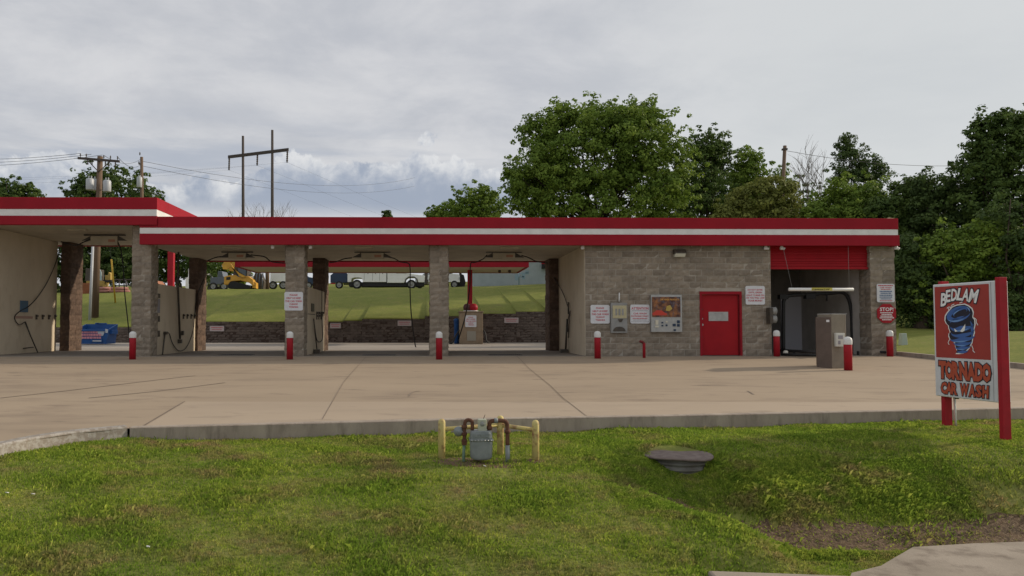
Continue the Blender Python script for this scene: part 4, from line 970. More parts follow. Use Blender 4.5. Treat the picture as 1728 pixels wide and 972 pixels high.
# seam where the face stops short of the near end
b = MB(); q = near_ - U*.062; fpoly(b, [(W-.068,zb+.015),(W-.060,zb+.015),(W-.060,zt-.015),(W-.068,zt-.015)], .004); sb(b, 'retainer_seam', M['greytext'])
# floodlight on a thin pale post behind the sign
p = hit(1613, 719, lawn_z); T = thing('floodlight_post', 'thin pale post with two small dark floodlights behind the street sign', 'floodlight', (p.x, p.y, p.z))
b = MB(); b.tube([p, p+Vector((-.01,0,.46))], .016, 8); b.build('post', M['white'], T)
b = MB(); 
for dx in (.02, .16): b.lathe((p.x+dx, p.y, p.z+.42), [(.03,-.02),(.06,.02),(.065,.06),(.03,.07)], 12)
b.tube([p+Vector((-.01,0,.44)), p+Vector((.5,-.1,.47))], .012, 6); b.lathe((p.x+.5, p.y-.1, p.z+.40), [(.03,-.03),(.05,.0),(.05,.05),(.02,.06)], 12)
b.build('floodlight', M['darkmetal'], T)

# ================================================================ GAS METER
L0 = hit(745.5, 773, lawn_z); R0 = hit(904, 777, lawn_z); K0 = hit(844.5, 767, lawn_z)
T = thing('meter_guard', 'worn yellow pipe guard rail of three posts round the gas meter', 'guard rail', tuple((L0+R0)/2))
tops = []
for q, tp in ((L0, 706), (R0, 708.5), (K0, 701)):
    h = at(845, tp, q.y).z - q.z; r_ = .044
    b = MB(); b.lathe(tuple(q), [(r_,-.1),(r_,h-.05),(r_*.9,h-.025),(r_*.55,h-.006),(0,h)], 16); b.build('post', M['yellow'], T)
def rail(p, q): b = MB(); b.tube([p, q], .026, 12); b.build('rail', M['yellow'], T)
rail(Vector((L0.x, L0.y, at(0,726,L0.y).z)), Vector((K0.x, K0.y, at(0,719,K0.y).z)))
rail(Vector((R0.x, R0.y, at(0,728,R0.y).z)), Vector((K0.x, K0.y, at(0,719,K0.y).z)))
MG = hit(812, 781, lawn_z); Ym = MG.y
T = thing('gas_meter', 'grey gas meter with rusty inlet and outlet pipes standing in the grass', 'gas meter', tuple(MG))
a = at(792.5, 726, Ym); c = at(831, 777, Ym); mx_ = (a.x+c.x)/2; wm = c.x-a.x; hm = a.z-c.z; dm = .19
def rbox(b, cx, cy, z0, z1, w0, w1, d_, r_=.04, rows=((0,.62),(.04,.86),(.10,.95),(.55,1),(.88,1.0),(.96,.93),(1,.80))):
    P = []
    for t, s in rows:
        z = z0+(z1-z0)*t; w_ = (w0+(w1-w0)*t)*s; dd = d_*(.8+.2*s); row = []
        for k in range(20):
            an = 2*PI*k/20; ex = 2.0/5; co, si = math.cos(an), math.sin(an)
            row.append(Vector((cx+w_/2*math.copysign(abs(co)**ex, co), cy+dd/2*math.copysign(abs(si)**ex, si), z)))
        P.append(row)
    i0 = len(b.v)
    for r2 in P: b.v += r2
    for i in range(len(P)-1):
        for k in range(20): b.f.append((i0+i*20+k, i0+i*20+(k+1) % 20, i0+(i+1)*20+(k+1) % 20, i0+(i+1)*20+k)); b.sm.append(True)
    b.f.append(tuple(i0+k for k in reversed(range(20)))); b.sm.append(False); e = i0+(len(P)-1)*20; b.f.append(tuple(e+k for k in range(20))); b.sm.append(False)
b = MB(); rbox(b, mx_, Ym, c.z+.02, a.z, wm*1.02, wm*.97, dm); b.build('body', M['metergrey'], T)
b = MB(); zm = c.z+hm*.70
b.box(mx_-wm*.52, mx_+wm*.52, Ym-dm*.52, Ym+dm*.52, zm-.012, zm+.012); b.build('flange', M['metergrey'], T, bevel=.008)
b = MB()
for k in range(7): b.lathe((mx_-wm*.42+k*wm*.14, Ym-dm*.53, zm), [(.0,-.012),(.010,-.008),(.011,.004)], 8, 'y')
b.build('bolt', M['steel'], T)
b = MB(); b.box(mx_-wm*.34, mx_+wm*.34, Ym-dm*.52, Ym-dm*.4, zm+.03, zm+.085)
for k in range(5): b.box(mx_-wm*.28+k*wm*.115, mx_-wm*.20+k*wm*.115, Ym-dm*.54, Ym-dm*.5, zm+.04, zm+.075)
b.build('dial_cover', M['metergrey'], T, bevel=.006)
b = MB(); z0 = a.z-.01; zt_ = at(0,708.5,Ym).z; b.box(mx_-.052+.012, mx_+.052+.012, Ym-.06, Ym+.03, z0, zt_); f = b.build('index_box', mat('index_cream', (.46,.47,.36), .5, (.38,.39,.3), 14), T, bevel=.01)
b = MB(); b.lathe((mx_+.012, Ym-.062, (z0+zt_)/2+.02), [(.0,-.004),(.028,-.003),(.030,.002)], 14, 'y'); q = b.build('dial', M['greybox'], f); ORG[q.name] = ORG[T.name]
b = MB(); b.tube([(mx_+.03, Ym, zt_), (mx_+.05, Ym, zt_+.05)], .004, 5); b.build('antenna', M['darkmetal'], T)
A = lambda px, py, dy=0: at(px, py, Ym+dy)
b = MB(); b.tube(curve([A(797,726), A(797,714), A(795,710), A(790,708.5), A(785.5,711), A(784,718), A(783.5,730), A(783.5,748)], 5), .022, 10)
for py in (720, 732, 744): q = A(783.5, py); b.lathe(tuple(q), [(.030,-.02),(.034,-.01),(.034,.01),(.030,.02)], 10)
b.obox(A(783.5, 747), (.06,.06,.05)); b.build('inlet_pipe', M['rust'], T)
b = MB(); q = A(782, 786); q2 = Vector((A(783,760).x, Ym, 0)); b.tube([A(783.5,750), (A(782.5,760).x, Ym, A(0,765).z), (A(782.3,775).x, Ym, float(lawn_z(A(782.3,775).x, Ym))-.05)], .018, 8); b.build('riser', mat('riser_green', (.16,.24,.18), .7), T)
b = MB(); q = A(774, 728, .02); b.lathe(tuple(q), [(.0,-.05),(.03,-.04),(.062,-.01),(.062,.01),(.03,.04),(.0,.05)], 16, 'y'); b.tube([q, A(783,730)], .02, 8); b.build('regulator', M['metergrey'], T)
b = MB(); b.tube(curve([A(826,726), A(826,716), A(829,711), A(836,710), A(848,710), A(854,712.5), A(856,719), A(856.3,735), A(856.5,752)], 5), .026, 10)
for (px, py) in ((826,722),(856.3,728)): b.lathe(tuple(A(px, py)), [(.032,-.02),(.036,-.01),(.036,.01),(.032,.02)], 10)
b.build('outlet_pipe', M['rust'], T)
b = MB(); b.tube([A(834,710), A(840,710)], .031, 10); b.build('union', M['metergrey'], T)
b = MB(); b.tube([A(856.5,751), (A(857,775).x, Ym, float(lawn_z(A(857,775).x, Ym))-.05)], .029, 10); b.build('pipe_sleeve', M['metergrey'], T)

# soil patches that follow the lawn
def soil(name, cx, cy, rx, ry, seed, m, rz=0, lift=.006):
    r = random.Random(seed); b = MB(); n = 22; rings = 5; G = []
    ph = [r.uniform(.75, 1.15) for _ in range(n)]
    for i in range(rings+1):
        row = []
        for k in range(n):
            a = 2*PI*k/n; s = i/rings*((ph[k]+ph[(k+1) % n]+ph[k-1])/3); x = rx*s*math.cos(a); y = ry*s*math.sin(a)
            X_ = cx+x*math.cos(rz)-y*math.sin(rz); Y_ = cy+x*math.sin(rz)+y*math.cos(rz)
            row.append(Vector((X_, Y_, float(lawn_z(X_, Y_))+lift*(1 if i < rings else -1) + r.uniform(0, .008))))
        G.append(row)
    for i in range(rings):
        for k in range(n): b.quad(G[i][k], G[i][(k+1) % n], G[i+1][(k+1) % n], G[i+1][k])
    return b.build(name, m, kind='structure')
soil('soil', MG.x+.02, MG.y+.02, .62, .24, 3, M['dirt'])
soil('soil', R0.x, R0.y-.02, .14, .09, 4, M['dirt'])
thatch = mat('thatch', (.130,.080,.045), .95, (.060,.038,.022), 9, .9, 60, c3=(.24,.17,.10), s3=34, lo3=.45, hi3=.7)
def ditch_strip(P, wd, m, seed):
    r = random.Random(seed); b = MB(); G_ = []
    pts = curve([Vector((p[0], p[1], 0)) for p in P], 14)
    for i in range(len(pts)):
        d_ = pts[min(i+1, len(pts)-1)]-pts[max(i-1, 0)]; n_ = Vector((-d_.y, d_.x, 0)).normalized(); w_ = wd*r.uniform(.75, 1.2)*(1-.6*math.exp(-i/6)); row = []
        for k in range(9):
            q = pts[i]+n_*w_*(k/4-1); row.append(Vector((q.x, q.y, float(lawn_z(q.x, q.y)) + (.008+r.uniform(0, .012) if 0 < k < 8 else -.012))))
        G_.append(row)
    for i in range(len(G_)-1):
        for k in range(8): b.quad(G_[i][k], G_[i+1][k], G_[i+1][k+1], G_[i][k+1])
    return b.build('soil', m, kind='structure')
ditch_strip([(2.55, 8.55), (3.1, 8.32), (3.95, 8.08), (5.3, 8.2), (9.0, 8.5)], .40, thatch, 2)
# round drain inlet
P0 = at(1143.5, 766, 9.5); lid = P0.z
T = thing('drain_inlet', 'round corrugated metal drain inlet with rusty lid in the grass right of the gas meter', 'manhole', (P0.x, P0.y, lid-.2))
b = MB(); prof = []
for i in range(25): z = lid-.30+.275*i/24; prof.append((.36+.014*math.sin(i*PI/3.0), z))
b.lathe((P0.x, P0.y, 0), prof, 40); b.build('corrugated_ring', M['steel'] if False else mat('galvanised', (.17,.165,.15), .7, (.10,.092,.08), 5), T)
b = MB(); n = 40; b.lathe((P0.x, P0.y, 0), [(.43,lid-.022),(.435,lid-.01),(.43,lid),(.40,lid+.004),(.2,lid+.010),(0,lid+.012)], n)
for v in b.v: v.z += .010*math.sin(math.atan2(v.y-P0.y, v.x-P0.x)*3+1)*min(1, (v.xy-P0.xy).length/.4)
b.build('lid', mat('lid_rust', (.13,.095,.085), .85, (.20,.16,.14), 9, .2, 50), T)

# ================================================================ REAR YARD
# vacuum canopy
Yc0, Yc1 = 38.5, 43.0
T = thing('vacuum_canopy', 'flat red edged canopy on red columns behind the wash bays', 'canopy', (-2.4, 40.7, 0))
xl, xr = X(395, Yc0), X(893, Yc0); zlo = Z(450.5, Yc0)
b = MB(); b.box(xl, xr, Yc0, Yc0+.12, zlo, zlo+.75); b.box(xl, xl+.12, Yc0+.12, Yc1, zlo, zlo+.75); b.box(xr-.12, xr, Yc0+.12, Yc1, zlo, zlo+.75); b.box(xl, xr, Yc1, Yc1+.12, zlo, zlo+.75); b.build('fascia', M['red'], T)
b = MB(); b.box(xl+.122, xr-.122, Yc0+.122, Yc1-.002, zlo+.03, zlo+.60); b.build('soffit', mat('canopy_soffit', (.50,.44,.31), .7), T)
for px in (793, 507):
    x = X(px, 41.0); b = MB(); b.box(x-.13, x+.13, 40.87, 41.13, 0, zlo+.03); b.build('column', M['redmetal'], T)
b = MB()
for px in (843, 860): p = at(px, 462, 41); b.lathe((p.x, 41, zlo-.12), [(.0,0),(.07,.02),(.09,.08),(.06,.15)], 10)
b.build('canopy_lamp', M['darkmetal'], T)
x = X(287.5, 41.0); b = MB(); b.box(x-.15, x+.15, 40.85, 41.15, 0, 5.2); b.box(x-.25, x+.25, 40.75, 41.25, 0, .04); b.build('steel_column', M['redmetal'], org=(x, 41, 0), label='square red steel column behind the first low bay left of the canopy', cat='column')
# vacuum station
Yv = 39.3; a = at(775.5, 527, Yv); c = at(815, 580, Yv)
T = thing('vacuum_station', 'tan block vacuum station with red and dark domes behind the middle bay', 'vacuum station', ((a.x+c.x)/2, Yv, 0))
b = MB(); b.box(a.x, c.x, Yv, Yv+1.0, 0, a.z); b.box(a.x-.04, c.x+.04, Yv-.04, Yv+1.04, a.z, a.z+.06); b.build('plinth', M['vac'], T, bevel=.02)
for px, m_, r_ in ((788, mat('dark_dome', (.09,.03,.03), .4), .20), (798.5, M['redmetal'], .24)):
    p = at(px, 518, Yv+.5); b = MB(); b.lathe((p.x, Yv+.4, a.z+.06), [(r_*.8,0),(r_*.85,.08),(r_,.12),(r_*1.02,.24),(r_*.85,.34),(r_*.5,.40),(0,.42)], 18); b.build('vacuum_dome', m_, T)
    b = MB(); b.lathe((p.x, Yv+.4, a.z+.061), [(r_*1.1,0),(r_*1.1,.03),(r_*.7,.05)], 18); b.build('dome_base', M['white'], T)
b = MB(); p = at(788, 562, Yv); q = at(803, 575, Yv); b.box(p.x, q.x, Yv-.03, Yv, q.z, at(0,559,Yv).z); b.build('service_panel', mat('service_panel', (.30,.28,.23), .6), T)
b = MB(); b.tube(curve([at(815,556,Yv+.1), at(819,563,Yv), at(820,572,Yv-.1), at(822,577,Yv-.2), at(826,578,Yv-.1)], 5), .04, 8); b.build('vacuum_hose', M['dark'], T)
b = MB(); b.tube(curve([at(777,555,Yv+.1), at(770,565,Yv), at(764,578,Yv-.2), at(758,579,Yv-.2)], 5), .04, 8); b.build('vacuum_hose', M['dark'], T)
sign('notice_sign', 785, 532, 804, 552, Yv-.03, KEEP, 'small white notice with red lettering on the vacuum station')
p = at(770.5, 577, 40.2); b = MB(); b.lathe((p.x, 40.2, 0), [(.10,0),(.13,.02),(.15,1.25),(.17,1.27),(.16,1.32),(.0,1.4)], 16); b.build('waste_bin', M['bluedump'], org=(p.x, 40.2, 0), label='narrow blue bin against the left side of the vacuum station', cat='bin')
# dumpster
Yd = 38.8; a = at(128, 553, Yd); c = at(183, 581, Yd); x0, x1 = a.x, c.x; zt1 = Z(556, Yd); zb1 = .04
T = thing('dumpster', 'open blue steel dumpster with pink lettering behind the tall left bay', 'dumpster', ((x0+x1)/2, Yd, 0))
D = 1.1; tk = .04; zh = Z(547, Yd+D)
b = MB()
b.hexa([(x0+.05,Yd,zb1),(x1-.12,Yd,zb1),(x1-.12,Yd+tk,zb1),(x0+.05,Yd+tk,zb1),(x0,Yd-.06,zt1),(x1,Yd-.06,zt1),(x1,Yd-.02,zt1),(x0,Yd-.02,zt1)])
b.hexa([(x0+.05,Yd+D,zb1),(x1-.12,Yd+D,zb1),(x1-.12,Yd+D+tk,zb1),(x0+.05,Yd+D+tk,zb1),(x0,Yd+D,zh),(x1,Yd+D,zh),(x1,Yd+D+tk,zh),(x0,Yd+D+tk,zh)])
for s_, xa_, xb_ in ((1, x0+.05, x0), (-1, x1-.12, x1)):
    b.hexa([(xa_,Yd+tk,zb1),(xa_+s_*tk,Yd+tk,zb1),(xa_+s_*tk,Yd+D,zb1),(xa_,Yd+D,zb1),(xb_,Yd-.02,zt1),(xb_+s_*tk,Yd-.02,zt1),(xb_+s_*tk,Yd+D,zh),(xb_,Yd+D,zh)])
b.box(x0+.05, x1-.12, Yd+tk, Yd+D, zb1, zb1+.04); b.build('bin_body', M['bluedump'], T)
def db(n, *a): b = MB(); b.box(*a); b.build(n, M['bluedump'], T, bevel=.01)
db('rim', x0-.03, x1+.03, Yd-.11, Yd-.055, zt1-.09, zt1+.02)
for x in (x0+.25, (x0+x1)/2, x1-.35): db('rib', x-.04, x+.04, Yd-.05, Yd-.0, .12, zt1-.1)
db('fork_pocket', x1-.03, x1+.10, Yd+.2, Yd+.9, .55, .75); db('fork_pocket', x0-.09, x0+.02, Yd+.2, Yd+.9, .55, .75)
db('hinge', x0+.5, x0+.7, Yd+D-.02, Yd+D+.08, zh, zh+.07); db('hinge', x1-1.1, x1-.6, Yd+D-.02, Yd+D+.08, zh, zh+.06)
b = MB(); r_ = random.Random(4); pinkm = mat('pink_lettering', (.62,.27,.33), .6)
for z, w_, h_ in ((.66,.9,.12),(.51,1.15,.12),(.36,1.1,.11)):
    x = x0+.22+(1.15-w_)/2; e = x+w_
    while x < e: l = r_.uniform(.05,.14); b.quad((x,Yd-.066,z-h_/2),(min(x+l,e),Yd-.066,z-h_/2),(min(x+l,e),Yd-.070,z+h_/2),(x,Yd-.070,z+h_/2)); x += l+.02
b.build('lettering', pinkm, T)
b = MB(); xx = x1-.36; b.poly([(xx-.2,Yd-.072,.70),(xx-.1,Yd-.066,.46),(xx+.1,Yd-.066,.46),(xx+.2,Yd-.072,.70)]); b.poly([(x0+.9,Yd-.062,.16),(x0+1.35,Yd-.062,.16),(x0+1.35,Yd-.064,.23),(x0+.9,Yd-.064,.23)]); b.poly([(x1-.12,Yd-.113,.62),(x1+.0,Yd-.113,.60),(x1+.02,Yd-.113,.80),(x1-.13,Yd-.113,.82)]); b.build('sticker', mat('sticker_pale', (.5,.55,.6), .6), T)
# utility pedestal on the right lawn
p = hit(1524, 582, land_z); h_ = .45
b = MB(); b.hexa([(p.x-.13,p.y-.12,p.z-.1),(p.x+.13,p.y-.12,p.z-.1),(p.x+.13,p.y+.12,p.z-.1),(p.x-.13,p.y+.12,p.z-.1),(p.x-.10,p.y-.09,p.z+h_),(p.x+.10,p.y-.09,p.z+h_),(p.x+.10,p.y+.09,p.z+h_),(p.x-.10,p.y+.09,p.z+h_)]); b.build('utility_box', mat('pale_green_box', (.36,.42,.38), .5), org=tuple(p), label='small pale green utility box in the grass by the right end of the building', cat='utility box', bevel=.02)
# ================================================================ POLES AND WIRES
def G(px, Y): x = X(px, Y); return Vector((x, Y, float(land_z(x, Y))))
def transformer(T, x, y, z, r=.22, h=.75):
    b = MB(); b.lathe((x, y, z), [(r*.9,0),(r,.03),(r,h),(r*.85,h+.08),(0,h+.11)], 16); f = b.build('transformer', M['porcelain'], T)
    b = MB()
    for dx in (-.08, .08): b.lathe((x+dx, y, z+h+.06), [(.03,0),(.045,.05),(.03,.08),(.045,.12),(.02,.2)], 8)
    b.box(x-.02, x+.02, y, y+r+.14, z+h*.5, z+h*.6); q = b.build('bushing', M['porcelain'], f); ORG[q.name] = ORG[T.name]
# pole with two transformers
Y = 46.0; g = G(160, Y); tp = at(169, 264, Y)
T = thing('utility_pole', 'brown wooden utility pole with crossarm and two grey transformers above the left roof', 'utility pole', tuple(g))
b = MB(); b.tube([g-Vector((0,0,.3)), tp], [.21, .16], 14); b.build('pole', M['wood'], T)
a, c = at(134, 268, Y), at(203, 273, Y-.1); 
b = MB(); m_ = (a+c)/2; b.hexa([(a.x,Y-.25,a.z-.07),(c.x,Y-.25,c.z-.07),(c.x,Y-.15,c.z-.07),(a.x,Y-.15,a.z-.07),(a.x,Y-.25,a.z+.07),(c.x,Y-.25,c.z+.07),(c.x,Y-.15,c.z+.07),(a.x,Y-.15,a.z+.07)]); b.build('crossarm', M['woodgrey'], T)
for t in (.06, .2, .62, .78, .95):
    b = MB(); q = a.lerp(c, t); b.lathe((q.x, Y-.2, q.z+.07), [(.02,0),(.02,.08),(.05,.1),(.03,.16),(.045,.2),(0,.26)], 8); b.build('insulator', M['darkmetal'], T)
for t in (.24, .34, .66, .74, .9):
    b = MB(); q = a.lerp(c, t); b.lathe((q.x, Y-.2, q.z-.36), [(.03,0),(.05,.06),(.03,.12),(.05,.2),(.02,.3)], 8); b.build('insulator', M['darkmetal'], T)
b = MB(); b.tube([a.lerp(c,.22)+Vector((0,-.2,-.05)), (tp.x, Y-.2, tp.z-1.0)], .03, 5); b.tube([a.lerp(c,.8)+Vector((0,-.2,-.05)), (tp.x, Y-.2, tp.z-1.0)], .03, 5); b.build('brace', M['woodgrey'], T)
for px, py in ((155.5, 322), (160.5, 321), (184, 325)): p = at(px, py, Y); transformer(T, p.x, Y-.3 if px < 160 or px > 170 else Y+.1, p.z, .235, .62)
PA = [a.lerp(c, .06)+Vector((0,-.2,.3)), a.lerp(c, .62)+Vector((0,-.2,.3)), a.lerp(c, .95)+Vector((0,-.2,.3))]
# second pole
Y2 = 72.0; g = G(240, Y2); tp2 = at(239, 265, Y2)
T = thing('utility_pole', 'thinner wooden utility pole with one transformer right of the crossarm pole', 'utility pole', tuple(g))
b = MB(); b.tube([g-Vector((0,0,.3)), tp2], [.2, .14], 12); b.build('pole', M['wood'], T)
b = MB(); p = at(236, 262, Y2); b.lathe(tuple(p), [(.04,0),(.07,.15),(.04,.3)], 8); p = at(234.5, 277, Y2); b.box(p.x, tp2.x, Y2-.1, Y2, p.z-.06, p.z+.06); b.lathe(tuple(p), [(.05,0),(.08,.1),(.03,.3)], 8); b.build('insulator', M['darkmetal'], T)
p = at(236.5, 317, Y2); transformer(T, p.x, Y2-.2, p.z, .25, .95)
# two-legged transmission frame
Yl, Yr = 109.0, 105.0
gl = G(410, 108); gr_ = G(459, 106)
T = thing('transmission_frame', 'two tall dark poles joined by one crossarm above the open bays', 'power pylon', tuple((gl+gr_)/2))
b = MB(); b.tube([gl-Vector((0,0,.3)), at(410,229.5,108)], [.26,.17], 12); b.build('pole', M['woodgrey'], T)
b = MB(); b.tube([gr_-Vector((0,0,.3)), at(459.5,219.5,106)], [.26,.17], 12); b.build('pole', M['woodgrey'], T)
a, c = at(385.5, 265.5, Yl), at(487.5, 253, Yr); b = MB(); off = Vector((0,-.3,0)); v_ = Vector((0,0,.22)); w_ = Vector((0,.2,0))
b.hexa([a+off-v_, c+off-v_, c+off-v_+w_, a+off-v_+w_, a+off+v_, c+off+v_, c+off+v_+w_, a+off+v_+w_]); b.build('crossarm', M['woodgrey'], T)
ins = []
for px, p0, p1, Yq in ((387, 266, 287, Yl), (434.5, 260, 279, 107), (485, 254, 274, Yr)):
    b = MB(); p, q = at(px, p0, Yq-.3), at(px-.6, p1, Yq-.3); n_ = 12; pts = [p.lerp(q, i/n_) for i in range(n_+1)]; b.tube(pts, [.09 if i % 2 else .15 for i in range(n_+1)], 8); b.build('insulator', M['woodgrey'], T); ins.append(q)
# pole above the roof on the right
Y3 = 52.0; g = G(1317, Y3); tp3 = at(1324.5, 246, Y3); g.x = at(1312, 500, Y3).x; g.z = float(land_z(g.x, Y3))
T = thing('utility_pole', 'plain grey brown wooden pole before the bare tree above the right of the roof', 'utility pole', tuple(g))
b = MB(); b.tube([g-Vector((0,0,.3)), tp3], [.15, .12], 12); b.build('pole', M['wood'], T)
b = MB(); q = at(1324, 252, Y3); b.box(q.x-.16, q.x+.16, Y3-.14, Y3+.14, q.z-.06, q.z+.06); b.build('collar', M['darkmetal'], T)
# wires
def wire(p, q, sag, label, r=.014):
    p, q = Vector(p), Vector(q); pts = [p.lerp(q, t/14) - Vector((0,0,sag*4*(t/14)*(1-t/14))) for t in range(15)]
    b = MB(); b.tube(pts, r, 4, cap=False); b.build('power_line', M['wire'], org=tuple(p), label=label, cat='wire', group='overhead wires')
for i, (py, Yw) in enumerate(((262,60),(271,60),(279,60))):
    wire(at(-160, py, Yw), PA[i] if i < 1 else PA[0].lerp(PA[2], .3*i), .35, 'thin overhead wire running left from the crossarm pole, %s of three' % ('topmost', 'middle one', 'lowest')[i])
for i in range(2): wire(PA[i+1], at(238, 268+9*i, Y2), .5, 'thin overhead wire between the crossarm pole and the thinner pole, %s of two' % ('upper', 'lower')[i], .016)
for i in range(2): wire(at(240, 272+8*i, Y2), at(700, 300+14*i, 150), 2, 'thin overhead wire running right from the thinner pole behind the tall frame, %s of two' % ('upper', 'lower')[i], .022)
for i, q in enumerate(ins):
    wire(q, q+Vector((160, 260, 0)), 9, 'thin overhead wire running off right from the %s hanging insulator of the tall frame' % ('left', 'middle', 'right')[i], .009)
    wire(q, q+Vector((-120, -10, 0)), 3.5, 'thin overhead wire running off left from the %s hanging insulator of the tall frame' % ('left', 'middle', 'right')[i], .008)
wire(at(1325, 254, Y3), at(1790, 262, 60), 1.0, 'thin overhead wire running right from the plain pole to the tall dark trees', .016)
# white pole and guy guard
Y = 45.3; g = hit(151.5, 536, land_z); g = G(151, Y); b = MB(); b.tube([g-Vector((0,0,.3)), at(157.5, 395, Y)], [.085, .075], 12); q = at(157.5, 395, Y); b.lathe((q.x, q.y, q.z-.05), [(.08,0),(.1,.03),(.1,.12),(0,.16)], 10)
b.build('metal_pole', M['porcelain'], org=tuple(g), label='slim pale metal pole on the bank just left of the brown utility pole', cat='pole')
Yg = 52; g0 = at(195, 493, Yg); g0.z = float(land_z(g0.x, Yg)); T = thing('guy_wire', 'slanting guy wire with yellow guard right of the brown utility pole', 'guy wire', tuple(g0))
b = MB(); b.tube([g0, at(188, 438, 50.5)], .06, 8); b.build('guard', mat('guard_yellow', (.66,.42,.06), .6), T)
b = MB(); b.tube([g0, at(188, 438, 50.5), at(169.5, 275, 46.0)], .012, 5); b.build('wire', M['wire'], T)

# ================================================================ VEHICLES AND MACHINES ON THE HILL
def wheel(T, x, y, z, r, w, rimm=None):
    b = MB(); b.lathe((x, y, z), [(r*.62,0),(r*.93,0),(r,w*.15),(r,w*.85),(r*.93,w),(r*.62,w)], 22, 'y'); t = b.build('wheel', M['tyre'], T)
    b = MB(); b.lathe((x, y-.035, z), [(0,.01),(r*.2,0),(r*.22,.03),(r*.6,.02),(r*.63,.0),(r*.64,w-.03)], 16, 'y'); q = b.build('rim', rimm or M['greybox'], t); ORG[q.name] = ORG[T.name]
def onhill(px, Y): g = G(px, Y); return g
Y = 66.0; s = Y/F                              # metres per px
g = onhill(650, Y); zg = g.z
T = thing('utility_truck', 'white utility truck with tool boxes parked on the hill facing right', 'truck', (g.x, Y, zg))
P = lambda px, z: (X(px, Y), zg+z)
def side(name, pts, m, y0=0, d=2.0, parent=None, bevel=0, rel=True, YY=None, TT=None, zz0=None, **k):
    YY = Y if YY is None else YY; z0_ = zg if zz0 is None else zz0
    b = MB(); pp = [(X(px, YY), z) for px, z in pts]
    b.prism(pp, (0, YY+y0, z0_), EX, EZ, EY, d); q = b.build(name, m, parent or T, bevel=bevel, **k); ORG[q.name] = ORG[T.name]; return q
side('service_body', [(586,.62),(592,.62),(593,.95),(598,1.02),(606,1.02),(611,.95),(612,.62),(652,.62),(652,1.95),(586,1.95)], M['truckwhite'], bevel=.02)
cabn = side('cab', [(652.5,.55),(682,.55),(684,.9),(689,1.08),(699,1.08),(704,.9),(706,.6),(716,.6),(717,1.2),(700,1.32),(691,1.38),(683,2.02),(655,2.06),(652.5,1.9)], M['truckwhite'], bevel=.03)
side('side_window', [(668,1.40),(686,1.40),(681,1.92),(668,1.94)], M['glassdark'], -.012, .01, cabn); side('side_window', [(656,1.42),(666,1.42),(666,1.94),(656,1.95)], M['glassdark'], -.012, .01, cabn)
side('cab_gap_shade', [(651.9,.6),(653.3,.6),(653.3,1.9),(651.9,1.9)], M['dark'], -.012, .01, cabn)  # dark plate painted as the shadowy gap between service body and cab
side('front_bumper', [(716.5,.45),(722,.45),(723,.85),(717,.9)], M['darkmetal'], .05, 1.9, bevel=.02); side('grille_guard', [(716,.95),(721,.9),(722,1.5),(716.5,1.55)], M['darkmetal'], .2, 1.6)
side('frame_rail', [(588,.24),(597,.24),(599,.5),(606,.5),(608,.24),(688,.24),(690,.5),(699,.5),(701,.24),(716,.3),(716,.62),(588,.62)], M['dark'], .15, 1.7)
for a_ in (614, 628, 640): side('tool_box_seam', [(a_,.75),(a_+.5,.75),(a_+.5,1.85),(a_,1.85)], M['greybox'], -.012, .01)
for a_ in (620, 633, 645): side('latch', [(a_,1.35),(a_+1.2,1.35),(a_+1.2,1.42),(a_,1.42)], M['darkmetal'], -.03, .03)
for px in (602, 694): wheel(T, X(px, Y), Y-.02, zg+.42, .42, .3)
side('wheel_arch', [(683,.6),(685,.95),(689.5,1.12),(698.5,1.12),(703.5,.95),(705.5,.6),(704,.6),(702,.9),(698,1.04),(690,1.04),(686.5,.9),(684.8,.6)], M['darkmetal'], -.03, .03)
# navy trailer behind the truck
Y = 66.5; zg = onhill(571, Y).z; T = thing('trailer', 'dark blue covered trailer behind the white utility truck', 'trailer', (X(571,Y), Y, zg))
side('trailer_box', [(557,.55),(586,.55),(586,1.35),(584,1.42),(562,1.42),(557,1.2)], M['navy'], bevel=.02); side('drawbar', [(578,.4),(598,.4),(598,.5),(578,.5)], M['dark'], .8, .2); wheel(T, X(572,Y), Y-.05, zg+.34, .34, .25)
side('light_bar', [(557,.42),(565,.42),(565,.52),(557,.52)], M['redmetal'], -.02, .05)
# compact track loader
Y = 60.0; zg = onhill(400, Y).z; T = thing('track_loader', 'yellow compact track loader with raised arms on the hill', 'loader', (X(400,Y), Y, zg))
side('body', [(377,.35),(384,.35),(388,.62),(405,.70),(420,.50),(426,.25),(428,.35),(426,.75),(418,1.05),(404,1.02),(400,1.02),(396,1.15),(384,1.10),(377,1.0)], M['catyellow'], 0, 1.7, bevel=.03)
side('track', [(385,.12),(388,.02),(419,.02),(423,.14),(422,.30),(412,.38),(394,.62),(389,.60),(385,.3)], M['tyre'], -.22, .42, bevel=.03); side('track', [(385,.12),(388,.02),(419,.02),(423,.14),(422,.30),(412,.38),(394,.62),(389,.60),(385,.3)], M['tyre'], 1.5, .42, bevel=.03)
side('lift_arm', [(374,1.95),(380,2.28),(390,2.32),(393,2.18),(388,2.1),(404,1.05),(410,.95),(414,1.02),(404,1.28),(389,1.78),(383,1.55),(376,1.6)], M['catyellow'], -.16, .14, bevel=.01); side('lift_arm', [(374,1.95),(380,2.28),(390,2.32),(393,2.18),(388,2.1),(404,1.05),(410,.95),(414,1.02),(404,1.28),(389,1.78),(383,1.55),(376,1.6)], M['catyellow'], 1.72, .14, bevel=.01)
cb = side('cab', [(391,1.1),(399,.95),(415,.9),(416,1.65),(413,1.85),(398,1.98),(394,1.9)], M['darkmetal'], .15, 1.4, bevel=.03); side('cab_window', [(400.5,1.0),(413.5,.98),(414,1.6),(411.5,1.75),(401,1.82)], M['glassdark'], -.03, .012+.15, cb)
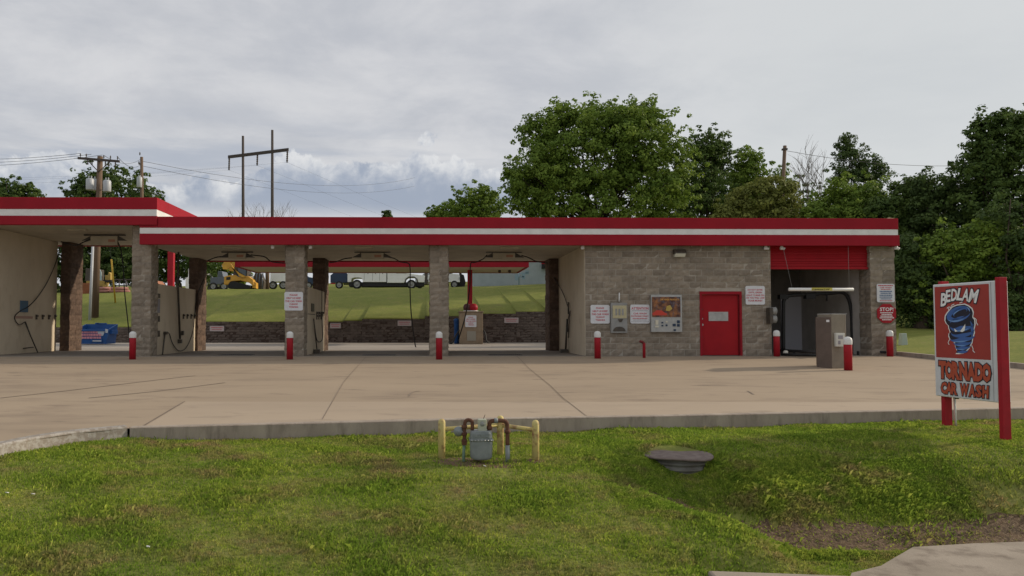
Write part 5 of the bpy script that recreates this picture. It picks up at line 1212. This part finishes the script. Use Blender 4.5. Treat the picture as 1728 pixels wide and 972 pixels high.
side('exhaust_grille', [(381,.72),(388,.76),(388,1.0),(381,.96)], M['dark'], -.012, .012); side('quick_coupler', [(424,.1),(431,.05),(431,.5),(427,.62)], M['catyellow'], .1, 1.5, bevel=.02)
# grey pickup and white box truck left of the loader
def carlike(name, label, cat, px0, px1, Y_, h, m, kind='car', flip=False):
    global Y, zg, T
    Y = Y_; zg = onhill((px0+px1)/2, Y).z; T = thing(name, label, cat, (X((px0+px1)/2, Y), Y, zg)); w_ = px1-px0
    q = lambda t: px0+w_*(1-t if flip else t)
    prof = {'car': [(0,.3),(1,.3),(1,.62),(.97,.72),(.80,.78),(.68,1.0),(.35,1.0),(.22,.8),(.02,.76)], 'pickup': [(0,.3),(1,.3),(1,.62),(.97,.7),(.78,.72),(.70,1.0),(.45,1.0),(.42,.68),(0,.68)], 'box': [(0,.28),(.72,.28),(.72,.25),(1,.25),(1,.5),(.95,.55),(.86,.78),(.72,.78),(.72,1.0),(0,1.0)]}[kind]
    pp = [(q(t), z*h) for t, z in prof]
    if flip: pp = pp[::-1]
    bd = side('body', pp, m, 0, 1.8, bevel=.03)
    wn = {'car': [(.30,.78),(.70,.78),(.65,.95),(.38,.95)], 'pickup': [(.48,.72),(.74,.72),(.69,.95),(.48,.95)], 'box': [(.75,.55),(.9,.55),(.85,.74),(.75,.74)]}[kind]
    pp = [(q(t), z*h) for t, z in wn]; pp = pp[::-1] if flip else pp
    side('side_window', pp, M['glassdark'], -.012, .012, bd)
    for t in (.18, .83): wheel(T, X(q(t), Y), Y-.03, zg+.36, .36, .24)
    pp = [(q(.965), .42*h), (q(1.003), .42*h), (q(1.003), .55*h), (q(.965), .55*h)]; side('headlight', pp[::-1] if flip else pp, M['porcelain'], -.015, .3)
carlike('pickup_truck', 'dark grey pickup truck left of the yellow track loader', 'pickup', 354, 382, 68, 1.75, M['greybody'], 'pickup')
carlike('box_truck', 'white box truck seen past the first brown rear pillar', 'truck', 318, 362, 80, 2.3, M['truckwhite'], 'box')
carlike('van', 'white van with dark windows left of the pillar with the notice', 'van', 455, 482, 64, 2.2, M['truckwhite'], 'car')
carlike('parked_car', 'dark car half hidden behind the pillar with the notice', 'car', 470, 530, 70, 1.5, M['navy'], 'car')
carlike('pickup_truck', 'white pickup truck just left of the pale metal building', 'pickup', 722, 776, 70, 1.9, M['truckwhite'], 'pickup')
carlike('parked_car', 'pale car behind the nose of the white utility truck', 'car', 700, 745, 78, 1.6, M['porcelain'], 'car')
# attachments and implements between the loader and the van
Y = 61; zg = onhill(438, Y).z; T = thing('auger_attachment', 'black and white machine attachment standing right of the track loader', 'attachment', (X(436,Y), Y, zg))
side('frame', [(429,.1),(433,.0),(444,.0),(445,.6),(440,1.3),(430,1.4),(427,1.0)], M['darkmetal'], 0, .8, bevel=.03); side('hood', [(421,1.05),(427,1.1),(427.5,.85),(424,.72),(421,.85)], M['truckwhite'], -.2, .6, bevel=.04)
b = MB(); 
for px in (431, 436, 441): b.tube([(X(px,Y), Y-.05, zg), (X(px+2,Y), Y-.05, zg+1.3)], .06, 6)
b.build('tube', M['greybody'], T)
b = MB(); g = G(450.5, 62); b.tube([g, g+Vector((0,0,2.6))], [.17,.16], 10); b.build('timber_post', M['wood'], org=tuple(g), label='short thick brown post between the machine attachment and the white van', cat='post')
Y = 71; zg = onhill(780, Y).z; T = thing('plough_attachment', 'black machine implement between the white pickup and the metal building', 'implement', (X(780,Y), Y, zg))
side('frame', [(770,.1),(784,.0),(786,.5),(783,1.2),(777,1.35),(772,.9),(768,.7)], M['dark'], 0, 1.0, bevel=.04); side('cab_guard', [(775,1.2),(779,1.2),(780,1.75),(776,1.8)], M['darkmetal'], .1, .8)
# yellow machines seen through the tall left bay
def machine(name, label, cat, parts, Y_, px):
    global Y, zg, T
    Y = Y_; zg = onhill(px, Y).z; T = thing(name, label, cat, (X(px, Y), Y, zg))
    for n, pts, m, y0, d in parts: side(n, pts, m, y0, d, bevel=.02)
machine('excavator', 'yellow excavator with pale cab glass behind the brown utility pole', 'excavator', [
    ('track', [(142,.0),(182,.0),(184,.25),(182,.5),(142,.5),(140,.25)], M['tyre'], -.1, .5), ('house', [(144,.55),(174,.55),(175,.95),(168,1.05),(144,1.0)], M['shadeyellow'], 0, .9),
    ('cab', [(141,1.0),(166,1.0),(166,1.95),(142,2.05)], M['darkmetal'], .1, .8), ('cab_window', [(164,.9),(170,.9),(169,1.7),(166,2.0),(163,2.05)], mat('pale_glass', (.32,.42,.44), .1), .02, .09),
    ('counterweight', [(174,1.1),(179,1.05),(183,1.1),(183,1.6),(180,1.75),(178,1.45),(174,1.5)], M['shadeyellow'], .2, .5), ('engine_cover', [(171,.9),(186,.9),(186,1.08),(171,1.08)], M['dark'], .1, .7), ('blade', [(173,.35),(182,.35),(182,.8),(179,.85),(178,.6),(173,.75)], M['shadeyellow'], -.15, .15)], 61, 160)
machine('loader', 'small yellow loader seen at the left edge of the opening of the tall bay', 'loader', [
    ('body', [(118,.6),(131,.6),(131,1.0),(128,1.4),(125,1.5),(118,1.2)], M['shadeyellow'], 0, .7), ('track', [(116,0),(134,0),(134,.5),(116,.5)], M['tyre'], -.1, .4)], 63, 128)
machine('steel_container', 'low rusty orange container on the hill at the left of the tall bay opening', 'container', [
    ('container_side', [(120,.0),(151,.0),(151,.85),(120,.85)], mat('rust_orange', (.28,.10,.045), .8, (.20,.07,.03), 2), 0, 1.6)], 58, 135)
T = thing('pipe_stack', 'stack of pinkish pipes lying on the hill right of the brown utility pole', 'pipes', (X(190, 58), 58, float(land_z(X(190,58), 58))))
pinkp = mat('pipe_pink', (.42,.20,.17), .7, (.33,.15,.12), 3)
for i, (a_, c_, h_) in enumerate(((164, 186, .12), (166, 184, .34), (185, 217, .12), (187, 214, .33))):
    b = MB(); zg = float(land_z(X(190,58), 58)); b.tube([(X(a_,58), 58-.1, zg+h_), (X(c_,58), 58+.15, zg+h_)], .12, 10); b.build('pipe', pinkp, T)
T = thing('pipe_fence', 'dark pipe rail fence on the hill right of the guy wire', 'fence', (X(205, 60), 60, float(land_z(X(205,60), 60))))
b = MB(); zg = float(land_z(X(205,60), 60)); b.tube([(X(188,60), 60, zg+1.05), (X(262,60), 60, zg+1.05)], .05, 8); b.tube([(X(188,60), 60, zg+.6), (X(262,60), 60, zg+.6)], .04, 8); b.build('rail', M['woodgrey'], T)
for px in (189, 200, 212, 226, 245, 261): b = MB(); b.tube([(X(px,60),60,zg-.2),(X(px,60),60,zg+1.1)], .05, 8); b.build('post', M['woodgrey'], T)
machine('spoil_heap', 'small heap of orange soil above the low partition behind the first grey pillar', 'soil heap', [('heap', [(255,.0),(279,.0),(276,.25),(268,.6),(262,.95),(256,.9)], mat('orange_soil', (.34,.15,.09), .9), 0, 1.5)], 61, 266)
machine('water_tank', 'small white tank on the hill just left of the first dark rear pillar', 'tank', [('tank', [(312,.0),(322,.0),(322,1.0),(320,1.15),(314,1.15),(312,1.0)], M['truckwhite'], 0, .7), ('fill_pipe', [(315,1.15),(317,1.15),(317,1.9),(315,1.9)], M['truckwhite'], .2, .15)], 63, 317)
# pale metal building
Y = 80; zg = 4.6; xl, xr = X(797, Y), X(1010, Y)
T = thing('metal_building', 'pale blue grey metal sided building on the hill at the right of the canopy', 'building', ((xl+xr)/2, Y, zg))
b = MB(); n = 60
for i in range(n):
    x0_ = xl+(xr-xl)*i/n; x1_ = xl+(xr-xl)*(i+1)/n; x2 = x0_+(x1_-x0_)*.12
    b.quad((x0_,Y-.03,zg+.6),(x2,Y-.03,zg+.6),(x2,Y-.03,zg+4.6),(x0_,Y-.03,zg+4.6)); b.quad((x2,Y,zg+.6),(x1_,Y,zg+.6),(x1_,Y,zg+4.6),(x2,Y,zg+4.6)); b.quad((x2,Y-.03,zg+.6),(x2,Y,zg+.6),(x2,Y,zg+4.6),(x2,Y-.03,zg+4.6))
b.box(xl, xr, Y+.01, Y+10, zg+.6, zg+4.6); b.build('wall', M['siding'], T)
b = MB(); b.box(xl-.05, xr+.05, Y-.06, Y+10, zg-.8, zg+.6); b.build('base_wall', M['kioskbrown'], T)
b = MB(); b.hexa([(xl-.3,Y-.4,zg+4.6),(xr+.3,Y-.4,zg+4.6),(xr+.3,Y+10.4,zg+4.6),(xl-.3,Y+10.4,zg+4.6),(xl-.3,Y+4.8,zg+5.4),(xr+.3,Y+4.8,zg+5.4),(xr+.3,Y+5.2,zg+5.4),(xl-.3,Y+5.2,zg+5.4)]); b.build('roof', M['porcelain'], T)
b = MB(); a = at(914.5, 441, Y-.4); c = at(925, 453, Y-.4); b.box(a.x, c.x, Y-.5, Y-.05, c.z, a.z-.3); b.build('wall_fan', M['dark'], T)
b = MB(); b.box(a.x, c.x, Y-.5, Y-.04, a.z-.29, a.z); b.build('fan_cover', M['redmetal'], T)
g = G(876, 70); T = thing('post_frame', 'pale blue frame on a thin post before the metal building', 'post', tuple(g)); pb = mat('pale_blue', (.30,.42,.50), .5)
b = MB(); b.tube([g, g+Vector((0,0,1.5))], .06, 8); b.build('post', pb, T)
b = MB()
for (a_, c_) in (((869,463),(874,473)),((878,460),(892,463)),((881,463),(886,471)),((886,457),(892,461)),((874,466),(884,468))):
    p = at(*a_, 70); q = at(*c_, 70); b.box(p.x, q.x, 69.9, 70.05, q.z, p.z)
b.build('frame', pb, T)

# ================================================================ TREES
def leaf_mat(name, c1, c2, c3, tr=.3):
    m = bpy.data.materials.new(name); m.use_nodes = True; nt = m.node_tree; N = nt.nodes; L = nt.links; b = N['Principled BSDF']; b.inputs['Roughness'].default_value = .7; b.inputs['Specular IOR Level'].default_value = .2
    at_ = N.new('ShaderNodeAttribute'); at_.attribute_name = 'tint'; r = N.new('ShaderNodeValToRGB'); L.new(at_.outputs['Fac'], r.inputs[0])
    e = r.color_ramp.elements; e[0].color = (*c1, 1); e[1].color = (*c3, 1); e.new(.5).color = (*c2, 1)
    L.new(r.outputs[0], b.inputs['Base Color']); t = N.new('ShaderNodeBsdfTranslucent'); L.new(r.outputs[0], t.inputs[0])
    ms = N.new('ShaderNodeMixShader'); ms.inputs[0].default_value = tr; out = [q for q in N if q.type == 'OUTPUT_MATERIAL'][0]
    L.new(b.outputs[0], ms.inputs[1]); L.new(t.outputs[0], ms.inputs[2]); L.new(ms.outputs[0], out.inputs[0]); return m
LM = {'mid': leaf_mat('leaf_mid', (.080,.135,.022), (.140,.215,.032), (.235,.315,.050)),
      'dark': leaf_mat('leaf_dark', (.045,.080,.022), (.075,.122,.028), (.125,.180,.038)),
      'olive': leaf_mat('leaf_olive', (.12,.135,.034), (.17,.19,.045), (.24,.255,.06)),
      'deep': leaf_mat('leaf_deep', (.040,.070,.022), (.066,.105,.030), (.105,.155,.038))}
def crown_mesh(name, lobes, dens_, leaf, seed, mt, org, flat=0.6):
    """lobes: (centre, radii) ellipsoids; each is filled with twig clumps; leaves are small folded quads"""
    rg = np.random.default_rng(seed); C = []; Nn = []; TT = []
    for c, r in lobes:
        c = np.array(c); r = np.array(r); mr = float(np.mean(r)); crm = max(.42, .23*mr**.75); nc = int(5.3*(mr/crm)**2*dens_/14)+14
        u = rg.normal(size=(nc, 3)); u /= np.linalg.norm(u, axis=1)[:, None]; rad = rg.uniform(.30, 1.0, nc)**.5
        rad *= 1+.10*np.sin(u[:,0]*5+seed)+.08*np.sin(u[:,2]*7+seed*2)
        sat = rg.uniform(0, 1, nc) < .30; rad = np.where(sat, rg.uniform(.98, 1.0+.42*min(1, 2.6/mr), nc), rad*.93)
        cc = c + u*r*rad[:, None]
        cr = crm*np.where(sat, rg.uniform(.38, .75, nc), rg.uniform(.65, 1.3, nc))
        for k in range(nc):
            nl = int(max(18, (cr[k]/leaf)**2*8.5)); v = rg.normal(size=(nl, 3)); v /= np.linalg.norm(v, axis=1)[:, None]
            rr = cr[k]*rg.uniform(.45, 1.12, nl)**.7; v2 = v.copy(); v2[:,2] *= .62
            C.append(cc[k] + v2*rr[:, None]); nn = v*.75 + u[k]*.35 + np.array([0,0,.35]) + rg.normal(size=(nl,3))*.45; Nn.append(nn)
            TT.append(np.clip(rg.uniform(0, 1, nl)*.45 + rg.uniform(0, .5) + .1, 0, 1))
    C = np.concatenate(C); Nn = np.concatenate(Nn); TT = np.concatenate(TT); Nn /= np.linalg.norm(Nn, axis=1)[:, None]
    n = len(C); a = np.cross(Nn, rg.normal(size=(n,3))); a /= np.linalg.norm(a, axis=1)[:, None]; b_ = np.cross(Nn, a)
    s = leaf*rg.uniform(.55, 1.25, n)[:, None]*.5
    Pt = np.empty((n, 4, 3)); Pt[:,0] = C-a*s*1.25; Pt[:,1] = C-b_*s*.8+Nn*s*.2; Pt[:,2] = C+a*s*1.25; Pt[:,3] = C+b_*s*.8+Nn*s*.2
    Pt -= np.array(org)
    me = bpy.data.meshes.new(name); me.vertices.add(n*4); me.vertices.foreach_set('co', Pt.ravel()); me.loops.add(n*4); me.loops.foreach_set('vertex_index', np.arange(n*4, dtype=np.int32))
    me.polygons.add(n); me.polygons.foreach_set('loop_start', np.arange(0, n*4, 4, dtype=np.int32)); me.polygons.foreach_set('loop_total', np.full(n, 4, dtype=np.int32)); me.update(); me.validate()
    q = me.attributes.new('tint', 'FLOAT', 'POINT'); q.data.foreach_set('value', np.repeat(TT, 4)); me.materials.append(mt); return me
NLEAF = [0]
def tree(label, lobes_px, Y_, mt, seed, base_px=None, leaf=.30, dens_=10, name='tree', group=None, depth=.8, trunk=.3):
    """lobes_px: (px, py, rx_px, ry_px, dy) at distance Y_"""
    k = Y_/F; lobes = []
    for (px, py, rx, ry, dy) in lobes_px:
        c = at(px, py, Y_+dy); kk = (Y_+dy)/F; lobes.append(((c.x, c.y, c.z), (rx*kk, min(rx, ry*1.4)*kk*depth, ry*kk)))
    bp = base_px if base_px is not None else sum(l[0] for l in lobes_px)/len(lobes_px); g = G(bp, Y_)
    T = thing(name, label, 'tree', tuple(g), group)
    me = crown_mesh('crown', lobes, dens_, leaf, seed, LM[mt], tuple(g)); NLEAF[0] += len(me.polygons)
    o = bpy.data.objects.new('crown', me); COL.objects.link(o); o.parent = T; ORG[o.name] = ORG[T.name]
    b = MB(); r_ = random.Random(seed); top = max(l[0][2] for l in lobes); zc = g.z + (top-g.z)*.35
    b.tube([g-Vector((0,0,.4)), g+Vector((.05,0,.8)), Vector((g.x+r_.uniform(-.3,.3), g.y, zc))], [trunk*1.5, trunk, trunk*.75], 10)
    for c, r in lobes:
        for _ in range(3):
            e = Vector(c)+Vector((r_.uniform(-.6,.6)*r[0], r_.uniform(-.6,.6)*r[1], r_.uniform(-.1,.7)*r[2])); s0 = Vector((g.x, g.y, g.z+(zc-g.z)*r_.uniform(.6,1)))
            m_ = s0.lerp(e, .5)+Vector((r_.uniform(-.5,.5), 0, -.3)); b.tube([s0, m_, e], [trunk*.26, trunk*.15, .02], 6)
    b.build('trunk', M['bark'], T); return T
def bare_tree(label, px, Y_, tops, seed, spread=1):
    g = G(px, Y_); T = thing('bare_tree', label, 'tree', tuple(g)); b = MB(); r_ = random.Random(seed)
    def br(p, d, L_, r, lv):
        pts = [p]; q = Vector(p); dd = d.copy()
        for i in range(5): dd = (dd + Vector((r_.uniform(-.12,.12), r_.uniform(-.12,.12), r_.uniform(-.02,.10)))).normalized(); q = q+dd*L_/5; pts.append(q.copy())
        b.tube(pts, [r*(1-.13*i) for i in range(6)], 5, cap=False)
        if lv:
            for i in range(2, 6):
                for _ in range(1 if i < 5 else 2):
                    nd = (dd + Vector((r_.uniform(-.8,.8), r_.uniform(-.8,.8), r_.uniform(-.1,.5)))).normalized(); br(pts[i], nd, L_*r_.uniform(.45,.7), r*.5, lv-1)
    for (tx, ty) in tops:
        e = at(tx, ty, Y_); d = e-g; mid = g+d*.55+Vector((0,0,.2)); b.tube([g+Vector((r_.uniform(-.3,.3),0,0)), g+d*.3+Vector((r_.uniform(-.2,.2),0,.3)), mid], [.11,.09,.07], 6); br(mid, d.normalized(), d.length*.30, .05, 2)
    b.build('branches', M['deadwood'], T)
# big pecan-like tree
tree('very large spreading green tree rising above the middle of the roof', [(1000,262,120,84,0),(925,300,72,62,-2),(1085,240,72,66,-1),(985,215,66,42,1),(1060,205,46,32,0),(905,228,34,30,0),(945,200,30,20,0),(1120,310,56,76,-2),(1005,345,140,70,-1),(890,320,38,50,0),(866,292,14,10,0),(1085,190,24,18,0)], 58, 'mid', 11, base_px=1010, leaf=.21, dens_=16, trunk=.5)
tree('dark green tree directly right of the very large tree', [(1185,285,46,62,0),(1190,246,34,28,0),(1215,262,20,30,0),(1180,350,56,60,0)], 64, 'dark', 12, leaf=.21, dens_=14)
tree('green tree between the dark tree and the plain pole', [(1258,300,34,44,0),(1262,268,24,22,0),(1300,320,46,44,0),(1250,360,60,50,0)], 66, 'mid', 13, leaf=.21, dens_=14)
tree('low olive brown tree in front of the plain pole', [(1280,345,60,38,0),(1310,330,36,34,0),(1240,365,40,30,0),(1330,372,40,30,0)], 50, 'olive', 14, leaf=.18, dens_=16, trunk=.15)
tree('pointed dark tree with two tips left of the bare sky gap on the right', [(1432,275,26,40,0),(1428,248,14,20,0),(1470,285,26,28,0),(1440,320,50,40,0),(1450,370,60,50,0)], 62, 'deep', 15, leaf=.15, dens_=15)
tree('mid green bushy tree behind the right end of the roof', [(1420,345,40,44,0),(1390,365,40,40,0),(1460,350,44,44,0),(1440,400,80,60,0)], 48, 'mid', 16, leaf=.17, dens_=15)
tree('rounded dark tree just beyond the right end of the roof', [(1520,340,40,40,0),(1555,325,34,28,0),(1500,380,50,50,0),(1550,420,60,80,0)], 46, 'dark', 17, leaf=.17, dens_=15)
tree('dark rounded tree left of the tallest tree at the right edge', [(1590,320,46,36,0),(1620,345,44,50,0),(1590,400,60,90,0),(1620,450,60,80,0)], 44, 'deep', 18, leaf=.17, dens_=15)
tree('tallest tree with feathery top at the right edge of the photo', [(1690,250,44,50,0),(1660,280,40,40,0),(1700,215,30,30,0),(1655,225,16,34,0),(1720,205,22,24,0),(1740,300,80,90,0),(1690,340,70,80,0),(1700,430,80,90,0)], 42, 'dark', 19, leaf=.18, dens_=15)
tree('broad tree with lighter leaf layers behind the street sign', [(1640,420,52,50,0),(1600,440,46,60,0),(1690,440,56,60,0),(1640,500,80,52,0)], 36, 'mid', 20, leaf=.15, dens_=13)
tree('dark tree filling the gap beside the corner pillar', [(1545,450,44,70,0),(1535,500,40,52,0),(1580,505,50,50,0)], 37, 'deep', 21, leaf=.15, dens_=15)
tree('dark tree partly hidden by the near post of the street sign', [(1710,380,50,60,0),(1740,470,60,70,0),(1700,520,60,40,0)], 35, 'deep', 22, leaf=.15, dens_=14)
tree('deep green tree beyond the frame edge on the right', [(1820,300,70,100,0),(1830,430,80,120,0)], 42, 'dark', 23, leaf=.3, dens_=10)
# undergrowth that closes the wood behind
r_ = random.Random(77)
for i, px in enumerate((1490, 1560, 1620, 1690, 1760)):
    tree('shaded tree deep in the right wood, %s' % ('just right of the corner pillar', 'second from the corner pillar', 'behind the left edge of the street sign', 'behind the right half of the street sign', 'beyond the near sign post')[i], [(px, 430, 56, 90, 0), (px+10, 500, 60, 60, 0)], 50+i, 'deep', 40+i, leaf=.21, dens_=13, group='shaded trees of the wood')
tree('deep green tree filling in behind the dark tree right of the very large tree', [(1140,330,50,50,0),(1220,330,60,50,0),(1330,370,60,40,0)], 76, 'dark', 61, leaf=.25, dens_=14)
# small trees left of the big one
tree('small rounded tree at the left foot of the very large tree', [(805,340,38,30,0),(822,350,34,28,0),(790,362,40,26,0)], 84, 'mid', 24, leaf=.26, dens_=16)
tree('low tree left of the small rounded tree', [(752,356,20,14,0),(733,361,18,10,0),(765,366,26,14,0)], 90, 'mid', 25, leaf=.26, dens_=16)
tree('pointed tip of an evergreen above the roof left of the low tree', [(653,364,6,7,0),(653,374,10,10,0),(653,392,14,18,0),(653,420,20,26,0),(653,450,26,30,0)], 90, 'deep', 26, leaf=.3, dens_=22, trunk=.1)
# left-hand trees
tree('rounded green tree at the left edge above the tall roof', [(20,328,40,26,0),(50,332,26,20,0),(-20,330,36,30,0),(20,370,70,40,0),(10,430,70,60,0)], 78, 'dark', 27, leaf=.26, dens_=14)
tree('green tree behind the transformers of the crossarm pole', [(165,315,42,32,0),(140,330,32,22,0),(185,300,26,20,0),(170,360,60,40,0),(160,430,60,56,0)], 88, 'dark', 28, leaf=.27, dens_=14)
tree('green tree behind the thinner utility pole', [(222,318,26,32,0),(250,335,26,22,0),(230,360,50,34,0),(240,430,50,56,0)], 84, 'dark', 29, leaf=.26, dens_=14)
tree('dark tree seen through the tall bay opening', [(120,420,60,60,0),(150,445,60,44,0),(200,440,50,48,0)], 76, 'deep', 30, leaf=.26, dens_=15)
tree('bright green tree seen above the low partition', [(300,425,44,46,0),(330,440,40,42,0),(270,440,34,44,0)], 78, 'dark', 31, leaf=.26, dens_=14)
tree('bright green tree seen left of the yellow track loader', [(366,448,24,34,0),(352,430,34,36,0),(392,462,26,22,0)], 82, 'mid', 32, leaf=.26, dens_=14)
bare_tree('bare grey tree between the two tall poles', 438, 112, [(434,352),(444,356),(428,362),(441,350)], 3)
bare_tree('bare grey tree right of the two tall poles', 474, 112, [(474,354),(482,358),(468,362),(478,352)], 4)
bare_tree('small bare tree left of the two tall poles', 395, 112, [(392,364),(399,362)], 5)
bare_tree('tall bare tree right of the plain pole above the roof', 1368, 58, [(1350,278),(1362,264),(1375,268),(1392,272),(1384,300),(1345,300),(1368,290)], 6)
open('/tmp/leaves.txt','w').write(str(NLEAF[0]))
